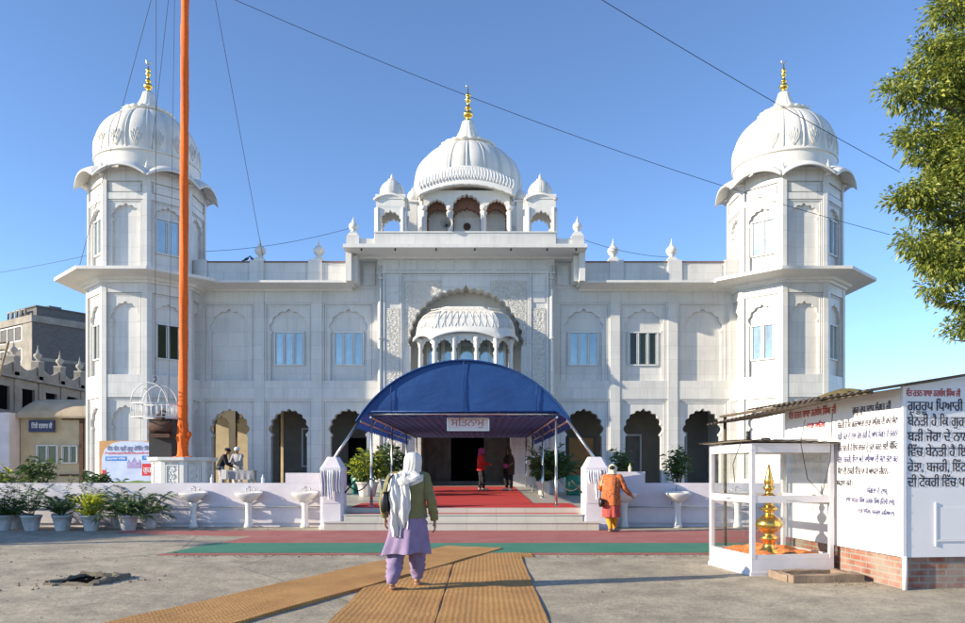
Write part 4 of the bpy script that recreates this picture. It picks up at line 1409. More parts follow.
for a, c in zip(rg_, rg_[1:] + rg_[:1]):
    for k in range(7):
        f = k / 7; b.tube([(a[0] + (c[0] - a[0]) * f, a[1] + (c[1] - a[1]) * f, 0), (a[0] + (c[0] - a[0]) * f, a[1] + (c[1] - a[1]) * f, .42)], .011, 5)
for y in (-.4, .4):
    b.tube([(-w_ * math.cos(PI * q / 12) * (1 if q else 1), y * (1 - .0 * q), .42 + .62 * math.sin(PI * q / 12)) for q in range(13)], .015, 6)
b.tube([(0, -.4, 1.04), (0, .4, 1.04)], .02, 6)
for x in (-w_ * .5, w_ * .5): b.tube([(x, -.4 * math.cos(PI * q / 10), .1 + .8 * math.sin(PI * q / 10)) for q in range(11)], .013, 5)
b.build('cage_frame', cg)
b = MB(M['blackmetal']); b.tube([(0, 0, 1.02), (0, 0, 1.12), (.06, 0, 1.18), (.04, 0, 1.26), (-.02, 0, 1.24)], .022, 6); b.build('hook', cg)

# ---------------------------------------------------------------- overhead lines
def cable(pts, label, r=.012, sagz=0.0, n=24, group='overhead cables'):
    a, c = Vector(pts[0]), Vector(pts[1])
    m = MB(M['cable'])
    m.tube([a + (c - a) * (k / n) - Vector((0, 0, sagz * 4 * (k / n) * (1 - k / n))) for k in range(n + 1)], r, 5)
    m.build('overhead_cable', None, label, 'cable', group)
cable([(-9.45, 23.6, 4.25), (-9.40, 23.6, 20)], 'thin hoist cable rising straight from the cage', .010)
cable([(-9.2, 24.0, 3.1), (-8.95, 24, 20)], 'thin halyard running close beside the orange pole', .008)
cable([(-8.6, 24, 20.5), (-15.3, 30.2, 9.46)], 'guy wire slanting from the pole top past the left tower dome', .010)
cable([(-8.5, 24, 20.5), (-8.75, 32.8, 10.5)], 'guy wire running from the pole top to the left wing roof', .010)
cable([(-8.6, 24.2, 22.5), (-12.95, 31.4, 14.6)], 'wire from the pole top to the left dome', .010)
cable([(-8.6, 24, 16.9), (16.0, 28.5, 10.2)], 'long black cable crossing the sky from the pole to the tree', .010, .55)
cable([(-.93, 15.6, 13.62), (13.24, 22.8, 10.33)], 'black cable sloping down the sky behind the right dome', .009, .15)
cable([(-30, 40, 11.0), (-11.7, 33.9, 12.2)], 'faint wire reaching the left tower from the left edge', .010, .3)
cable([(-11.5, 33.5, 11.0), (-4.9, 33.0, 11.9)], 'faint wire over the left wing roof', .010, .2)
cable([(4.9, 32.6, 11.3), (8.8, 33.0, 10.6)], 'faint wire over the right wing roof', .010, .15)

# ---------------------------------------------------------------- notice kiosk on the right
KR = math.radians(6)
K = thing('notice_kiosk', 'white sheet metal kiosk lettered in Gurmukhi on a brick footing', 'kiosk', (5.72, 9.03, 0), KR)
b = MB(M['panel'])
KH = 2.42
b.prism([(0, .387), (3.2, .387), (3.2, KH + .5), (0, KH)], 0, .05)
b.box(-.002, .05, .052, 2.75, .389, KH - .01)
b.box(0, 3.2, 2.76, 2.81, .387, KH); b.box(3.15, 3.198, .06, 2.75, .387, KH + .3)
for x in (.0,): b.box(-.012, .03, -.012, .03, .387, KH)
b.build('wall_panel', K)
b = MB(M['steel'])
for z in (.55, .75, .95, 1.15, 1.4, 1.7, 2.0): 
    b.ball((.03, -.008, z), .010, 6); b.ball((-.008, .04, z), .010, 6)
b.build('rivet', K)
b = MB(M['brick']); b.box(.05, 3.15, .04, 2.74, 0, .386); b.build('brick_footing', K)
b = MB(M['panel']); b.tube([(.02, .0, 0), (.02, .0, .40)], .028, 10); b.build('drain_pipe', K)
b = MB(M['panel']); b.box(.42, 1.2, -.006, .01, .60, .98); b.box(.40, .42, -.014, .01, .52, 1.04); b.box(.42, 1.2, -.014, .002, .575, .598)
b.build('hatch', K)
b = MB([M['asbestos'], M['bark']])
def roofz(x): return KH + .025 + .16 * x
def corr(y0, y1, x0, x1, dz, n=120):
    for z_ in (0, -.012):
        b.sheet(lambda u, v: (x0 + (x1 - x0) * u, y0 + (y1 - y0) * v, roofz(x0 + (x1 - x0) * u) + dz + z_ + .009 * math.sin((y0 + (y1 - y0) * v) * 2 * PI / .15)), 4, n)
corr(-.14, 2.2, -.52, 3.4, .0); corr(2.1, 4.35, .1, 3.4, .018)
for z_ in (0, -.014):                       # sagging awning sheets along the left eave
    b.sheet(lambda u, v: (-.62 + .95 * u, .9 + 3.5 * v, 2.355 - .032 * (.9 + 3.5 * v) + .13 * u + z_ + .009 * math.sin((.9 + 3.5 * v) * 2 * PI / .15)), 6, 110)
b.mi = 1
for x in (-.46, ): b.box(x, x + .04, -.06, 4.2, roofz(x) - .05, roofz(x) - .014)
b.build('roof', K)
b = MB(M['bark'])
b.tube([(-.36, 4.2, 0), (-.36, 4.2, 2.35)], .03, 8)
b.build('roof_prop', K)
LW_ROT = (PI / 2, 0, -PI / 2)
lettering(['ਸੰਤ ਰਤਨ ਬਾਬਾ ਹਰਬੰਸ ਸਿੰਘ ਜੀ'], M['redink'], 'lettering', K, (-.008, 2.68, 2.20), LW_ROT, .15, 1.28, bold=.004)
lettering(['ਨਾਡਾ ਸਾਹਿਬ'], M['redprint'], 'lettering', K, (-.008, 2.15, 2.03), LW_ROT, .11, .48, bold=.003)
lettering(['ਗੁਰੂ ਰੂਪ ਸਾਧ ਸੰਗਤ ਜੀ'], M['ink'], 'lettering', K, (-.008, 1.02, 2.17), LW_ROT, .12, .80, bold=.003)
LL = ['ਬੇਨਤੀ ਹੈ ਕਿ ਗੁਰਦੁਆਰਾ ਨਾਡਾ ਸਾਹਿਬ ਦੀ ਕਾਰ ਸੇਵਾ', 'ਬੜੀ ਜੋਰਾ ਦੇ ਨਾਲ ਚੱਲ ਰਹੀ ਹੈ, ਆਪ ਸੰਗਤ ਦੇ ਚਰਨਾ', 'ਵਿੱਚ ਬੇਨਤੀ ਹੈ ਇਸ ਕਾਰਜ ਨੂੰ ਪੂਰਾ ਕਰਨ ਲਈ ਸੀਮਿੰਟ', 'ਰੇਤਾ, ਬਜਰੀ, ਇੱਟਾ ਅਤੇ ਮਾਇਆ ਦੀ ਸੇਵਾ ਭੇਂਟਾ ਕਰ', 'ਸੇਵਾ ਦੀ ਟੋਕਰੀ ਵਿੱਚ ਪਾ ਕੇ ਆਪਣਾ ਜੀਵਨ -']
for i, t_ in enumerate(LL):
    lettering([t_], M['blueink'] if i % 2 else M['ink'], 'lettering', K, (-.008, 1.36, 1.99 - i * .155), LW_ROT, .115, 1.27 if i < 4 else 1.12, bold=.002)
lettering(['ਸਫਲਾ ਕਰੋ।'], M['ink'], 'lettering', K, (-.008, 1.38, 1.215), LW_ROT, .105, .36, bold=.002)
lettering(['ਸੰਗਤਾ ਦੇ ਦਾਸ,'], M['blueink'], 'lettering', K, (-.008, .70, 1.13), LW_ROT, .10, .42, bold=.002)
lettering(['ਬਾਬਾ ਸਵਰਨ ਸਿੰਘ ਹਰਬੰਸ ਸਿੰਘ (ਦਿੱਲੀ ਵਾਲੇ)'], M['blueink'], 'lettering', K, (-.008, 1.17, 1.00), LW_ROT, .095, 1.02, bold=.002)
lettering(['ਨਾਡਾ ਸਾਹਿਬ, ਪੰਚਕੂਲਾ (ਹਰਿਆਣਾ)'], M['blueink'], 'lettering', K, (-.008, .90, .87), LW_ROT, .085, .74, bold=.002)
FR = (PI / 2, 0, 0)
lettering(['ਸੰਤ ਰਤਨ ਬਾਬਾ ਹਰਬੰਸ ਸਿੰਘ ਜੀ'], M['redink'], 'lettering', K, (.03, -.006, 2.305), FR, .11, .70, bold=.004)
FL = ['ਗੁਰੂਰੂਪ ਪਿਆਰੀ ਸਾਧ ਸੰਗਤ ਜੀ', 'ਬੇਨਤੀ ਹੈ ਕਿ ਗੁਰਦੁਆਰਾ ਸਾਹਿਬ', 'ਬੜੀ ਜੋਰਾ ਦੇ ਨਾਲ ਚੱਲ ਰਹੀ ਹੈ', 'ਵਿੱਚ ਬੇਨਤੀ ਹੈ ਇਸ ਕਾਰਜ ਵਿੱਚ', 'ਰੇਤਾ, ਬਜਰੀ, ਇੱਟਾ ਅਤੇ ਮਾਇਆ', 'ਦੀ ਟੋਕਰੀ ਵਿੱਚ ਪਾ ਕੇ ਸਫਲਾ ਕਰੋ']
for i, t_ in enumerate(FL):
    lettering([t_], M['ink'], 'lettering', K, (.05, -.006, 2.135 - i * .181), FR, .165, 1.36, bold=.0035)
tp = MB(M['tarp_mustard'])
tp.sheet(lambda u, v: (-.12 + .46 * u, 1.25 + .5 * v, roofz(-.12 + .46 * u) + .01 + .085 * math.sin(PI * u) ** .7 * math.sin(PI * v) ** .7 * .7 + .015 * math.sin(u * 17 + v * 9)), 24, 24)
o = tp.build('tarpaulin', None, 'mustard tarpaulin bundled on the kiosk roof', 'tarpaulin')
o.location = (5.72, 9.03, 0); o.rotation_euler = (0, 0, KR)

# ---------------------------------------------------------------- glass case with the golden kalash
CR = math.radians(9)
GC = thing('glass_case', 'white framed glass display case holding a golden finial', 'display case', (4.33, 10.2, 0), CR)
cw, cd = 1.21, 1.25
b = MB(M['paint'])
b.box(0, cw, 0, cd, 0, .22); b.box(-.015, cw + .015, -.015, cd + .015, .0, .05)
b.box(.02, cw - .02, .02, cd - .02, .2195, .235)
b.build('base', GC)
b = MB(M['paint'])
p_ = .058
for x in (0, cw - p_):
    for y in (0, cd - p_): b.box(x, x + p_, y, y + p_, .222, 1.76)
for z0, z1 in ((.222, .28), (.98, 1.075), (1.66, 1.76)):
    for y in (.004, cd - p_ + .004): b.box(p_, cw - p_, y, y + p_ - .008, z0, z1)
    for x in (.004, cw - p_ + .004): b.box(x, x + p_ - .008, p_, cd - p_, z0, z1)
b.box(.0, cw, .0, cd, 1.762, 1.785)
b.build('frame', GC)
for nm, x0, x1, y0, y1 in (('front', p_, cw - p_, .035, .039), ('back', p_, cw - p_, cd - .039, cd - .035), ('side', .035, .039, p_, cd - p_), ('side', cw - .039, cw - .035, p_, cd - p_)):
    for z0, z1 in ((.28, .98), (1.075, 1.66)):
        g_ = MB(M['clear'])
        if nm == 'side': g_.quad((x0, y0, z0), (x0, y1, z0), (x0, y1, z1), (x0, y0, z1))
        else: g_.quad((x0, y0, z0), (x1, y0, z0), (x1, y0, z1), (x0, y0, z1))
        g_.build('glass_pane', GC)
b = MB(M['steel']); b.box(.5, .64, -.012, .005, 1.015, 1.03); b.build('handle', GC)
b = MB(M['steel']); b.box(-.012, .005, .55, .7, 1.015, 1.03); b.build('handle', GC)
b = MB(M['roofboard'])
for z_ in (1.80, 1.785):
    b.sheet(lambda u, v: (-.13 + (cw + .22) * u, -.09 + (cd + .2) * v, z_ + .03 * (1 - u) + .004 * math.sin(u * 2 * PI * 9) + .006 * math.sin(v * 5 + u * 3)), 80, 6)
b.build('roof', GC)
for pts, r_, m_, lb in (([(.22, .5, 1.85), (.22, .5, 1.97)], .03, 'blackmetal', 'short dark pipe stub standing on the glass case roof'), ([(.7, .3, 1.84), (.5, .6, 1.86), (.9, .9, 1.85)], .025, 'blackmetal', 'black hose lying on the glass case roof'), ([(.35, .1, 1.85), (.75, .25, 1.84), (1.1, .2, 1.84)], .02, 'towel', 'pale crumpled cord across the glass case roof')):
    h_ = MB(M[m_]); h_.tube(pts, r_, 8)
    q = h_.build('pipe' if 'pipe' in lb else ('hose' if 'hose' in lb else 'cord'), None, lb, 'pipe' if 'pipe' in lb else ('hose' if 'hose' in lb else 'cord'))
    q.location = (4.33, 10.2, 0); q.rotation_euler = (0, 0, CR)
for pts, lb in (([(-.2, -.1, 1.80), (-.06, .4, 1.5), (.02, .5, 1.25)], 'loose wire hanging off the left edge of the case roof'), ([(.72, -.1, 2.1), (.66, -.09, 1.8), (.78, -.06, 1.3), (1.0, -.05, 1.1), (1.1, -.08, 1.55), (1.12, -.1, 2.2)], 'loose wire looping in front of the glass case')):
    h_ = MB(M['cable']); h_.tube(pts, .006, 5); q = h_.build('loose_wire', None, lb, 'wire', 'loose wires on the case'); q.location = (4.33, 10.2, 0); q.rotation_euler = (0, 0, CR)
b = MB(M['marigold'])
b.sheet(lambda u, v: (.10 + 1.0 * u, .1 + 1.05 * v, .25 + .05 * abs(math.sin(u * 9 + v * 4)) * math.sin(PI * u) + .03 * math.sin(v * 13) ** 2 + .05 * math.sin(PI * u) * math.sin(PI * v)), 40, 40)
q = b.build('altar_cloth', None, 'crumpled orange cloth spread inside the glass case', 'cloth'); q.location = (4.33, 10.2, 0); q.rotation_euler = (0, 0, CR)
b = MB(M['gold'])
kz = [(.16, .0), (.19, .02), (.19, .05), (.12, .10), (.09, .16), (.10, .2), (.14, .24), (.17, .28), (.10, .31), (.09, .34), (.15, .38), (.225, .45), (.235, .50), (.20, .57), (.13, .62), (.08, .65), (.075, .69), (.13, .72), (.15, .75), (.10, .78), (.07, .81), (.08, .84), (.14, .88), (.16, .92), (.12, .96), (.06, .99), (.055, 1.03), (.09, 1.06), (.10, 1.09), (.06, 1.12), (.07, 1.15), (.085, 1.18), (.06, 1.26), (.035, 1.36), (.012, 1.46), (.0, 1.47)]
b.lathe([(r * .78, z * .855) for r, z in kz], 36)
k_ = b.build('golden_kalash', None, 'tall golden kalash finial displayed in the glass case', 'finial'); k_.location = (4.70, 10.56, .25)

# broken kerb frame and manhole
def rough_slab(b, x0, x1, y0, y1, z1, n=6, w_=.03):
    def fn(u, v): return (x0 + (x1 - x0) * u + random.uniform(-w_, w_) * .6, y0 + (y1 - y0) * v + random.uniform(-w_, w_) * .6, z1 + random.uniform(-w_, w_))
    nx = max(2, int((x1 - x0) / .12)); nyy = max(2, int((y1 - y0) / .12))
    g_ = [[fn(i / nx, j / nyy) for j in range(nyy + 1)] for i in range(nx + 1)]
    vs = [[b.V(p) for p in r] for r in g_]
    for i in range(nx):
        for j in range(nyy): b.F([vs[i][j], vs[i + 1][j], vs[i + 1][j + 1], vs[i][j + 1]])
    ring = [(i, 0) for i in range(nx)] + [(nx, j) for j in range(nyy)] + [(i, nyy) for i in range(nx, 0, -1)] + [(0, j) for j in range(nyy, 0, -1)]
    lo = [b.V((g_[i][j][0] * 1.0, g_[i][j][1], -.01)) for i, j in ring]
    for k in range(len(ring)):
        a = ring[k]; c = ring[(k + 1) % len(ring)]
        b.F([lo[k], lo[(k + 1) % len(ring)], vs[c[0]][c[1]], vs[a[0]][a[1]]])
b = MB([M['darkrim'], M['black']])
rough_slab(b, -.40, .42, -.53, -.44, .035, 6, .022); rough_slab(b, -.40, .42, .42, .52, .07, 6, .025); rough_slab(b, -.42, -.33, -.44, .42, .05, 6, .02); rough_slab(b, .31, .46, -.44, .42, .07, 6, .025)
b.mi = 1; b.quad((-.33, -.45, .012), (.31, -.45, .012), (.31, .43, .012), (-.33, .43, .012))  # flat black sheet stands for the dark pit
q = b.build('manhole', None, 'broken square concrete manhole rim open on the bare ground', 'manhole'); q.location = (-4.36, 9.78, 0); q.rotation_euler = (0, 0, -.12); q.scale = (.80, .78, .7)
b = MB([M['oldbrick'], M['soil']])
rough_slab(b, 0, .95, 0, .13, .10, 6, .012); rough_slab(b, 0, .95, .5, .62, .09, 6, .012); rough_slab(b, -.02, .12, .13, .5, .09, 6, .012); rough_slab(b, .8, .95, .13, .5, .1, 6, .012)
b.mi = 1; b.quad((.1, .1, .03), (.85, .1, .03), (.85, .52, .03), (.1, .52, .03))
q = b.build('kerb_frame', None, 'low rough cement frame on the ground before the glass case', 'kerb'); q.location = (4.62, 9.52, 0); q.rotation_euler = (0, 0, .13)
# loose stones
b = MB(M['oldbrick'])
def stone(x, y, r):
    b.T = Matrix.Translation((x, y, r * .35)) @ Matrix.Rotation(random.random() * 6, 4, 'Z') @ Matrix.Diagonal((1, random.uniform(.6, 1), random.uniform(.5, .8), 1))
    b.ball((0, 0, 0), r, 6)
for i in range(260):
    x = random.uniform(-4.4, 8); y = 12.62 + abs(random.gauss(0, .12)) * -1
    stone(x, y, random.uniform(.006, .022))
for i in range(420):
    x, y = random.uniform(-8, 8), random.uniform(7, 16)
    if -3 < x < 1.5 and y < 12.5: continue
    stone(x, y, random.uniform(.004, .012))
for i in range(60): stone(5.2 + random.gauss(0, .25), 9.6 + random.gauss(0, .25), random.uniform(.006, .02))
for i in range(60): stone(-4.4 + random.gauss(0, .45), 9.75 + random.gauss(0, .35), random.uniform(.01, .03))
b.build('gravel', None, kind='stuff')

lp = [(random.uniform(-9, 7.5), random.choice((random.gauss(12.5, .35), random.uniform(7.5, 18))), .012) for _ in range(170)]
lp = [p for p in lp if not (-2.9 < p[0] < 1.45 and p[1] < 12.4)]
b = MB(M['bark'])
for x, y, z in lp:
    b.T = Matrix.Translation((x, y, .016)) @ Matrix.Rotation(random.random() * 6.28, 4, 'Z') @ Matrix.Rotation(random.uniform(-.4, .4), 4, 'X')
    l_ = random.uniform(.02, .045)
    b.F([b.V((-l_, 0, 0)), b.V((0, -l_ * .4, .004)), b.V((l_, 0, .008)), b.V((0, l_ * .4, .004))])
b.build('fallen_leaves', None, kind='stuff')

# ---------------------------------------------------------------- banner, far buildings
bn = thing('banner', 'printed event banner on an orange board before the left tower', 'banner', (-11.55, 26.6, tz(26.6)))
b = MB(M['plywood']); b.box(-1.15, 1.15, .0, .06, -.02, 1.82)
for x in (-1.1, 1.1): b.box(x - .03, x + .03, .06, .12, -.05, 1.75)
b.build('board', bn)
b = MB([M['skyprint'], M['greenprint']])
b.prism([(-1.05, .02), (1.12, .02), (1.12, 1.2), (1.0, 1.52), (.72, 1.72), (.4, 1.80), (-.4, 1.80), (-.72, 1.72), (-.95, 1.52), (-1.05, 1.2)], -.012, 0)
b.mi = 1; b.prism([(-.9, .30), (-.5, .42), (-.2, .38), (.2, .44), (.5, .40), (1.1, .45), (1.1, .26), (-.9, .24)], -.016, -.012)
b.build('print', bn)
for bx in ((-.92, -.18, -.018, -.012, 1.12, 1.27), (.36, 1.05, -.018, -.012, 1.15, 1.30), (-1.0, -.8, -.018, -.012, .28, .40)):
    b = MB(M['bluepill']); b.box(*bx); b.build('blue_strip', bn)
for bx in ((.36, 1.1, -.018, -.012, .60, 1.02), (-1.03, -.9, -.018, -.012, .60, .80), (-1.08, -.75, -.018, -.012, .08, .24)):
    b = MB(M['redprint']); b.box(*bx); b.build('red_block', bn)
b = MB(M['purpleprint'])
b.prism([(-.16, .86), (.32, .86), (.32, 1.05), (.27, 1.17), (.22, 1.05), (.16, 1.08), (.08, 1.24), (0, 1.08), (-.06, 1.05), (-.11, 1.17), (-.16, 1.05)], -.018, -.012); b.build('temple_print', bn)
lettering(['ਧੰਨ ਧੰਨ ਸ੍ਰੀ ਗੁਰੂ ਗੋਬਿੰਦ ਸਿੰਘ ਜੀ'], M['blueink'], 'lettering', bn, (-.86, -.02, 1.48), FR, .20, 1.72, bold=.006)
lettering(['ਦੇ ਪ੍ਰਕਾਸ਼ ਪੁਰਬ ਦੀ ਲੱਖ ਲੱਖ ਵਧਾਈ ਸਾਧ ਸੰਗਤ ਨੂੰ'], M['redprint'], 'lettering', bn, (-.95, -.02, 1.35), FR, .10, 1.92, bold=.004)
lettering(['ਗੁਰਦੁਆਰਾ ਸਾਹਿਬ'], M['whiteink'], 'lettering', bn, (-.88, -.022, 1.165), FR, .10, .66, bold=.003)
lettering(['ਪੰਚਕੂਲਾ'], M['whiteink'], 'lettering', bn, (.44, -.022, 1.195), FR, .10, .5, bold=.003)
lettering(['ਗੁਰਪੁਰਬ'], M['whiteink'], 'lettering', bn, (.4, -.022, .72), FR, .26, .66, bold=.006)

ch = thing('cream_house', 'small cream house with rounded roof and navy sign', 'house', (-21, 42, 0))
b = MB([M['cream'], M['rust']])
b.box(-23.9, -15.6, 40.5, 46, 0, 4.15)
b.mi = 1
b.box(-21.6, -16, 40.30, 40.5, 4.02, 4.10); b.box(-20.7, -20.5, 40.36, 40.5, 0, 4.0); b.box(-21.8, -16, 40.42, 40.5, 1.02, 1.12)
fix(b.build('wall'), ch)
b = MB(M['tanroof'])
rg = []
for i in range(25):
    d = 8.5 * (i / 24) ** 1.6
    e = math.sqrt(max(0, 1 - (1 - min(1, d / .9)) ** 2))
    rg.append([(-24.05 + d, 40.12 + (1.5 * (1 - math.cos(PI / 2 * q / 8)) if q <= 8 else 1.5 + (q - 8) * 1.1), 4.18 + 1.02 * e * (math.sin(PI / 2 * q / 8) if q <= 8 else 1 - (q - 8) * .05)) for q in range(13)])
b.rings(rg, False, True)
b.box(-24.1, -15.5, 40.15, 46.3, 4.10, 4.2)
fix(b.build('roof'), ch)
for x0, x1, z0, z1 in ((-23.0, -21.9, 1.75, 2.62), (-21.65, -20.85, 1.75, 2.6), (-19.9, -19.0, 1.75, 2.6)):
    q = window((x1 - x0) / 2, z0, z1, 2, [M['frame'], M['window_dark']]).build('window'); fix(q, ch); q.location = ((x0 + x1) / 2, 40.44, 0)
b = MB(M['navy']); b.box(-23.35, -22.0, 40.30, 40.4, 3.36, 4.0); sb = fix(b.build('sign_board'), ch)
q = lettering(['ਟਿੱਬੀ ਦਰਬਾਰ ਜੀ'], M['whiteink'], 'lettering', sb, (0, 0, 0), FR, .36, 1.1, bold=.005)
q.matrix_parent_inverse = wm(sb).inverted(); q.location = (-23.2, 40.29, 3.56)
wl_ = thing('annex', 'pale blue washed annex wall beside the cream house', 'building', (-27, 40, 0))
b = MB(M['lilac']); b.box(-34, -23.95, 39.6, 46, 0, 4.35); fix(b.build('wall'), wl_)
ac = thing('air_conditioner', 'boxy air conditioner on the pale blue annex wall', 'air conditioner', (-25.2, 39.6, 1.6))
b = MB(M['frame']); b.box(-.5, .45, -.45, 0, 0, .62); b.build('casing', ac)
b = MB(M['blackmetal'])
for k in range(7): b.box(-.44, .39, -.46, -.451, .08 + k * .07, .115 + k * .07)
b.build('grille', ac)

# unfinished grey hall with urns, seen end on
uh = thing('unfinished_hall', 'unfinished grey concrete hall with urns along its roof edge', 'building', (-29, 46, 0))
b = MB([M['concrete'], M['black']])
xf = -26.2
b.box(-34, xf - .12, 39, 58, 0, 7.0)
ys = [39.2, 41.4, 43.8, 46.2, 48.6, 51.0, 53.4, 55.8, 58]
for y in ys: b.box(xf - .12, xf + .10, y - .22, y + .22, 0, 7.0)
b.box(xf - .12, xf + .05, 39, 58, 6.3, 7.0); b.box(xf - .12, xf + .05, 39, 58, 0, 4.75)
b.box(xf - .12, xf + .30, 38.9, 58, 6.6, 6.75); b.box(xf - .12, xf + .2, 38.9, 58, 4.4, 4.6)
for y0, y1 in zip(ys[:-1], ys[1:]):
    ym = (y0 + y1) / 2
    b.mi = 0
    b.box(xf - .12, xf + .04, y0 + .22, ym - .62, 4.75, 6.3); b.box(xf - .12, xf + .04, ym + .62, y1 - .22, 4.75, 6.3); b.box(xf - .12, xf + .04, ym - .62, ym + .62, 6.1, 6.3)
    b.mi = 1; b.quad((xf - .115, ym - .62, 4.75), (xf - .115, ym + .62, 4.75), (xf - .115, ym + .62, 6.1), (xf - .115, ym - .62, 6.1))  # black sheet stands for the dark inside of each opening
    b.mi = 0     # drooping parapet between urn posts
    n = 10
    top = [(y0 + .3 + (y1 - y0 - .6) * k / n, 7.55 - .32 * math.sin(PI * k / n)) for k in range(n + 1)]
    for k in range(n):
        (ya, za), (yb, zb) = top[k], top[k + 1]
        b.quad((xf, ya, 6.75), (xf, yb, 6.75), (xf, yb, zb), (xf, ya, za)); b.quad((xf - .2, ya, 6.75), (xf - .2, yb, 6.75), (xf - .2, yb, zb), (xf - .2, ya, za)); b.quad((xf, ya, za), (xf, yb, zb), (xf - .2, yb, zb), (xf - .2, ya, za))
for y in ys: b.box(xf - .35, xf + .1, y - .3, y + .3, 6.7, 7.85)
fix(b.build('wall'), uh)
for y in ys[1:7]:
    u = MB(M['concrete_light'])
    u.box(-.36, .36, -.36, .36, 0, .1)
    u.lathe([(.1, .1), (.14, .16), (.1, .22), (.25, .34), (.33, .46), (.3, .58), (.14, .68), (.07, .76), (.1, .84), (.04, .95), (.03, 1.15), (.0, 1.3)], 14)
    o = u.build('urn_finial'); fix(o, uh); o.location = (xf - .12, y, 7.86); o.scale = (.72, .72, .85)
# dark brick block behind
db = thing('brick_block', 'tall dark grey brick block with blue glass windows', 'building', (-34.8, 60, 0), math.atan2(.82, .57))
b = MB([M['greybrick'], M['concrete']])
b.box(0, 14, 0, 22, 0, 13.0); b.mi = 1
b.box(-.15, 14.1, -.15, 22, 13.0, 13.55); b.box(-.06, 0, .0, 1.6, 0, 13.0); b.box(-.06, 0, 1.6, 22, 11.1, 11.65); b.box(-.06, 0, 1.6, 22, 0, 9.95); b.box(-.06, 0, 6.9, 7.6, 9.95, 13.0)
b.box(-.02, 14.02, -.04, .0, 10.0, 10.25)
b.build('wall', db)
for y0, y1 in ((1.6, 6.9), (7.6, 13)):
    for z0, z1 in ((11.65, 12.9), (9.95, 11.1)):
        q = window((y1 - y0) / 2 - .1, z0 + .08, z1 - .08, 4, [M['frame'], M['window']], .1).build('window', db)
        q.location = (-.02, (y0 + y1) / 2, 0); q.rotation_euler = (0, 0, -PI / 2)
tk = thing('water_tank', 'grey water tank box with pipes on the dark brick block roof', 'water tank', (-34.6, 62.0, 13.55), math.atan2(.82, .57))
b = MB(M['greybrick']); b.box(-1.0, 4.2, .0, 3, .1, .95); b.box(-1.1, 4.3, -.1, 3.1, .9, 1.0); b.box(.2, 1.2, .5, 1.5, 1.0, 1.25); b.build('tank', tk)
b = MB(M['concrete']); 
for k in range(4): b.tube([(-1.4, 1.0 + k * .8, 0), (-1.4, 1.0 + k * .8, .75), (-1.4, 1.6 + k * .8, .75), (-1.4, 1.6 + k * .8, .2)], .09, 6)
b.build('pipework', tk)
ld = thing('bamboo_ladder', 'tall bamboo ladder leaning by the unfinished hall', 'ladder', (-24.1, 39.3, 0))
b = MB(M['bamboo'])
b.tube([(-.6, 0, 4.2), (-.15, 1.2, 8.0)], .06, 8); b.tube([(.5, 0, 4.2), (.75, 1.2, 8.0)], .06, 8); b.tube([(-1.1, .3, 7.6), (1.0, .6, 7.85)], .05, 8)
b.build('rail', ld)
for k in range(7):
    r = MB(M['bamboo']); f = .1 + k * .13; r.tube([(-.6 + .45 * f, 1.2 * f, 4.2 + 3.8 * f), (.5 + .25 * f, 1.2 * f, 4.2 + 3.8 * f)], .04, 6); r.build('rung', ld)
ld.location = (-24.6, 38.2, 0)

# ---------------------------------------------------------------- plants
def leaf_mesh(name, pts, dirs, size, aspect, mats, parent=None, droop=.3, var=.4):
    """many small pointed leaves, one per point, as a single mesh"""
    n = len(pts)
    P = np.asarray(pts, float); D = np.asarray(dirs, float)
    D = D / np.maximum(1e-6, np.linalg.norm(D, axis=1))[:, None]
    R = rng.normal(size=(n, 3)); W = np.cross(D, R); W /= np.maximum(1e-6, np.linalg.norm(W, axis=1))[:, None]
    L = size * (1 + var * (rng.random(n) - .5) * 2)
    dz = np.zeros((n, 3)); dz[:, 2] = -droop
    mid = P + D * (L * .5)[:, None]
    tip = P + D * L[:, None] + dz * L[:, None]
    w_ = (L * aspect * .5)[:, None]
    V = np.stack([P, mid + W * w_, tip, mid - W * w_], 1).reshape(-1, 3)
    F = np.arange(4 * n).reshape(n, 4)
    me = bpy.data.meshes.new(name)
    me.from_pydata(V.tolist(), [], F.tolist())
    for m in mats: me.materials.append(m)
    me.polygons.foreach_set('material_index', rng.integers(0, len(mats), n).astype(np.int32))
    me.update()
    o = bpy.data.objects.new(name, me); COL.objects.link(o)
    if parent: o.parent = parent
    return o

def pot(parent, r0, r1, h):
    b = MB(M['planter'])
    b.lathe([(r0 * .96, 0), (r0, .02), (r0 + (r1 - r0) * .5, h * .5), (r1, h - .05), (r1 * 1.08, h - .045), (r1 * 1.1, h), (r1 * .96, h), (r1 * .92, h - .05)], 40, (0, 0, 0), lambda a, z: 1 + .03 * math.sin(a * 9 + z * 30) , cap=False)
    o = b.build('planter', parent)
    s_ = MB(M['soil']); s_.lathe([(.001, h - .06), (r1 * .95, h - .055)], 20, cap=False); s_.build('soil', o)
    return o

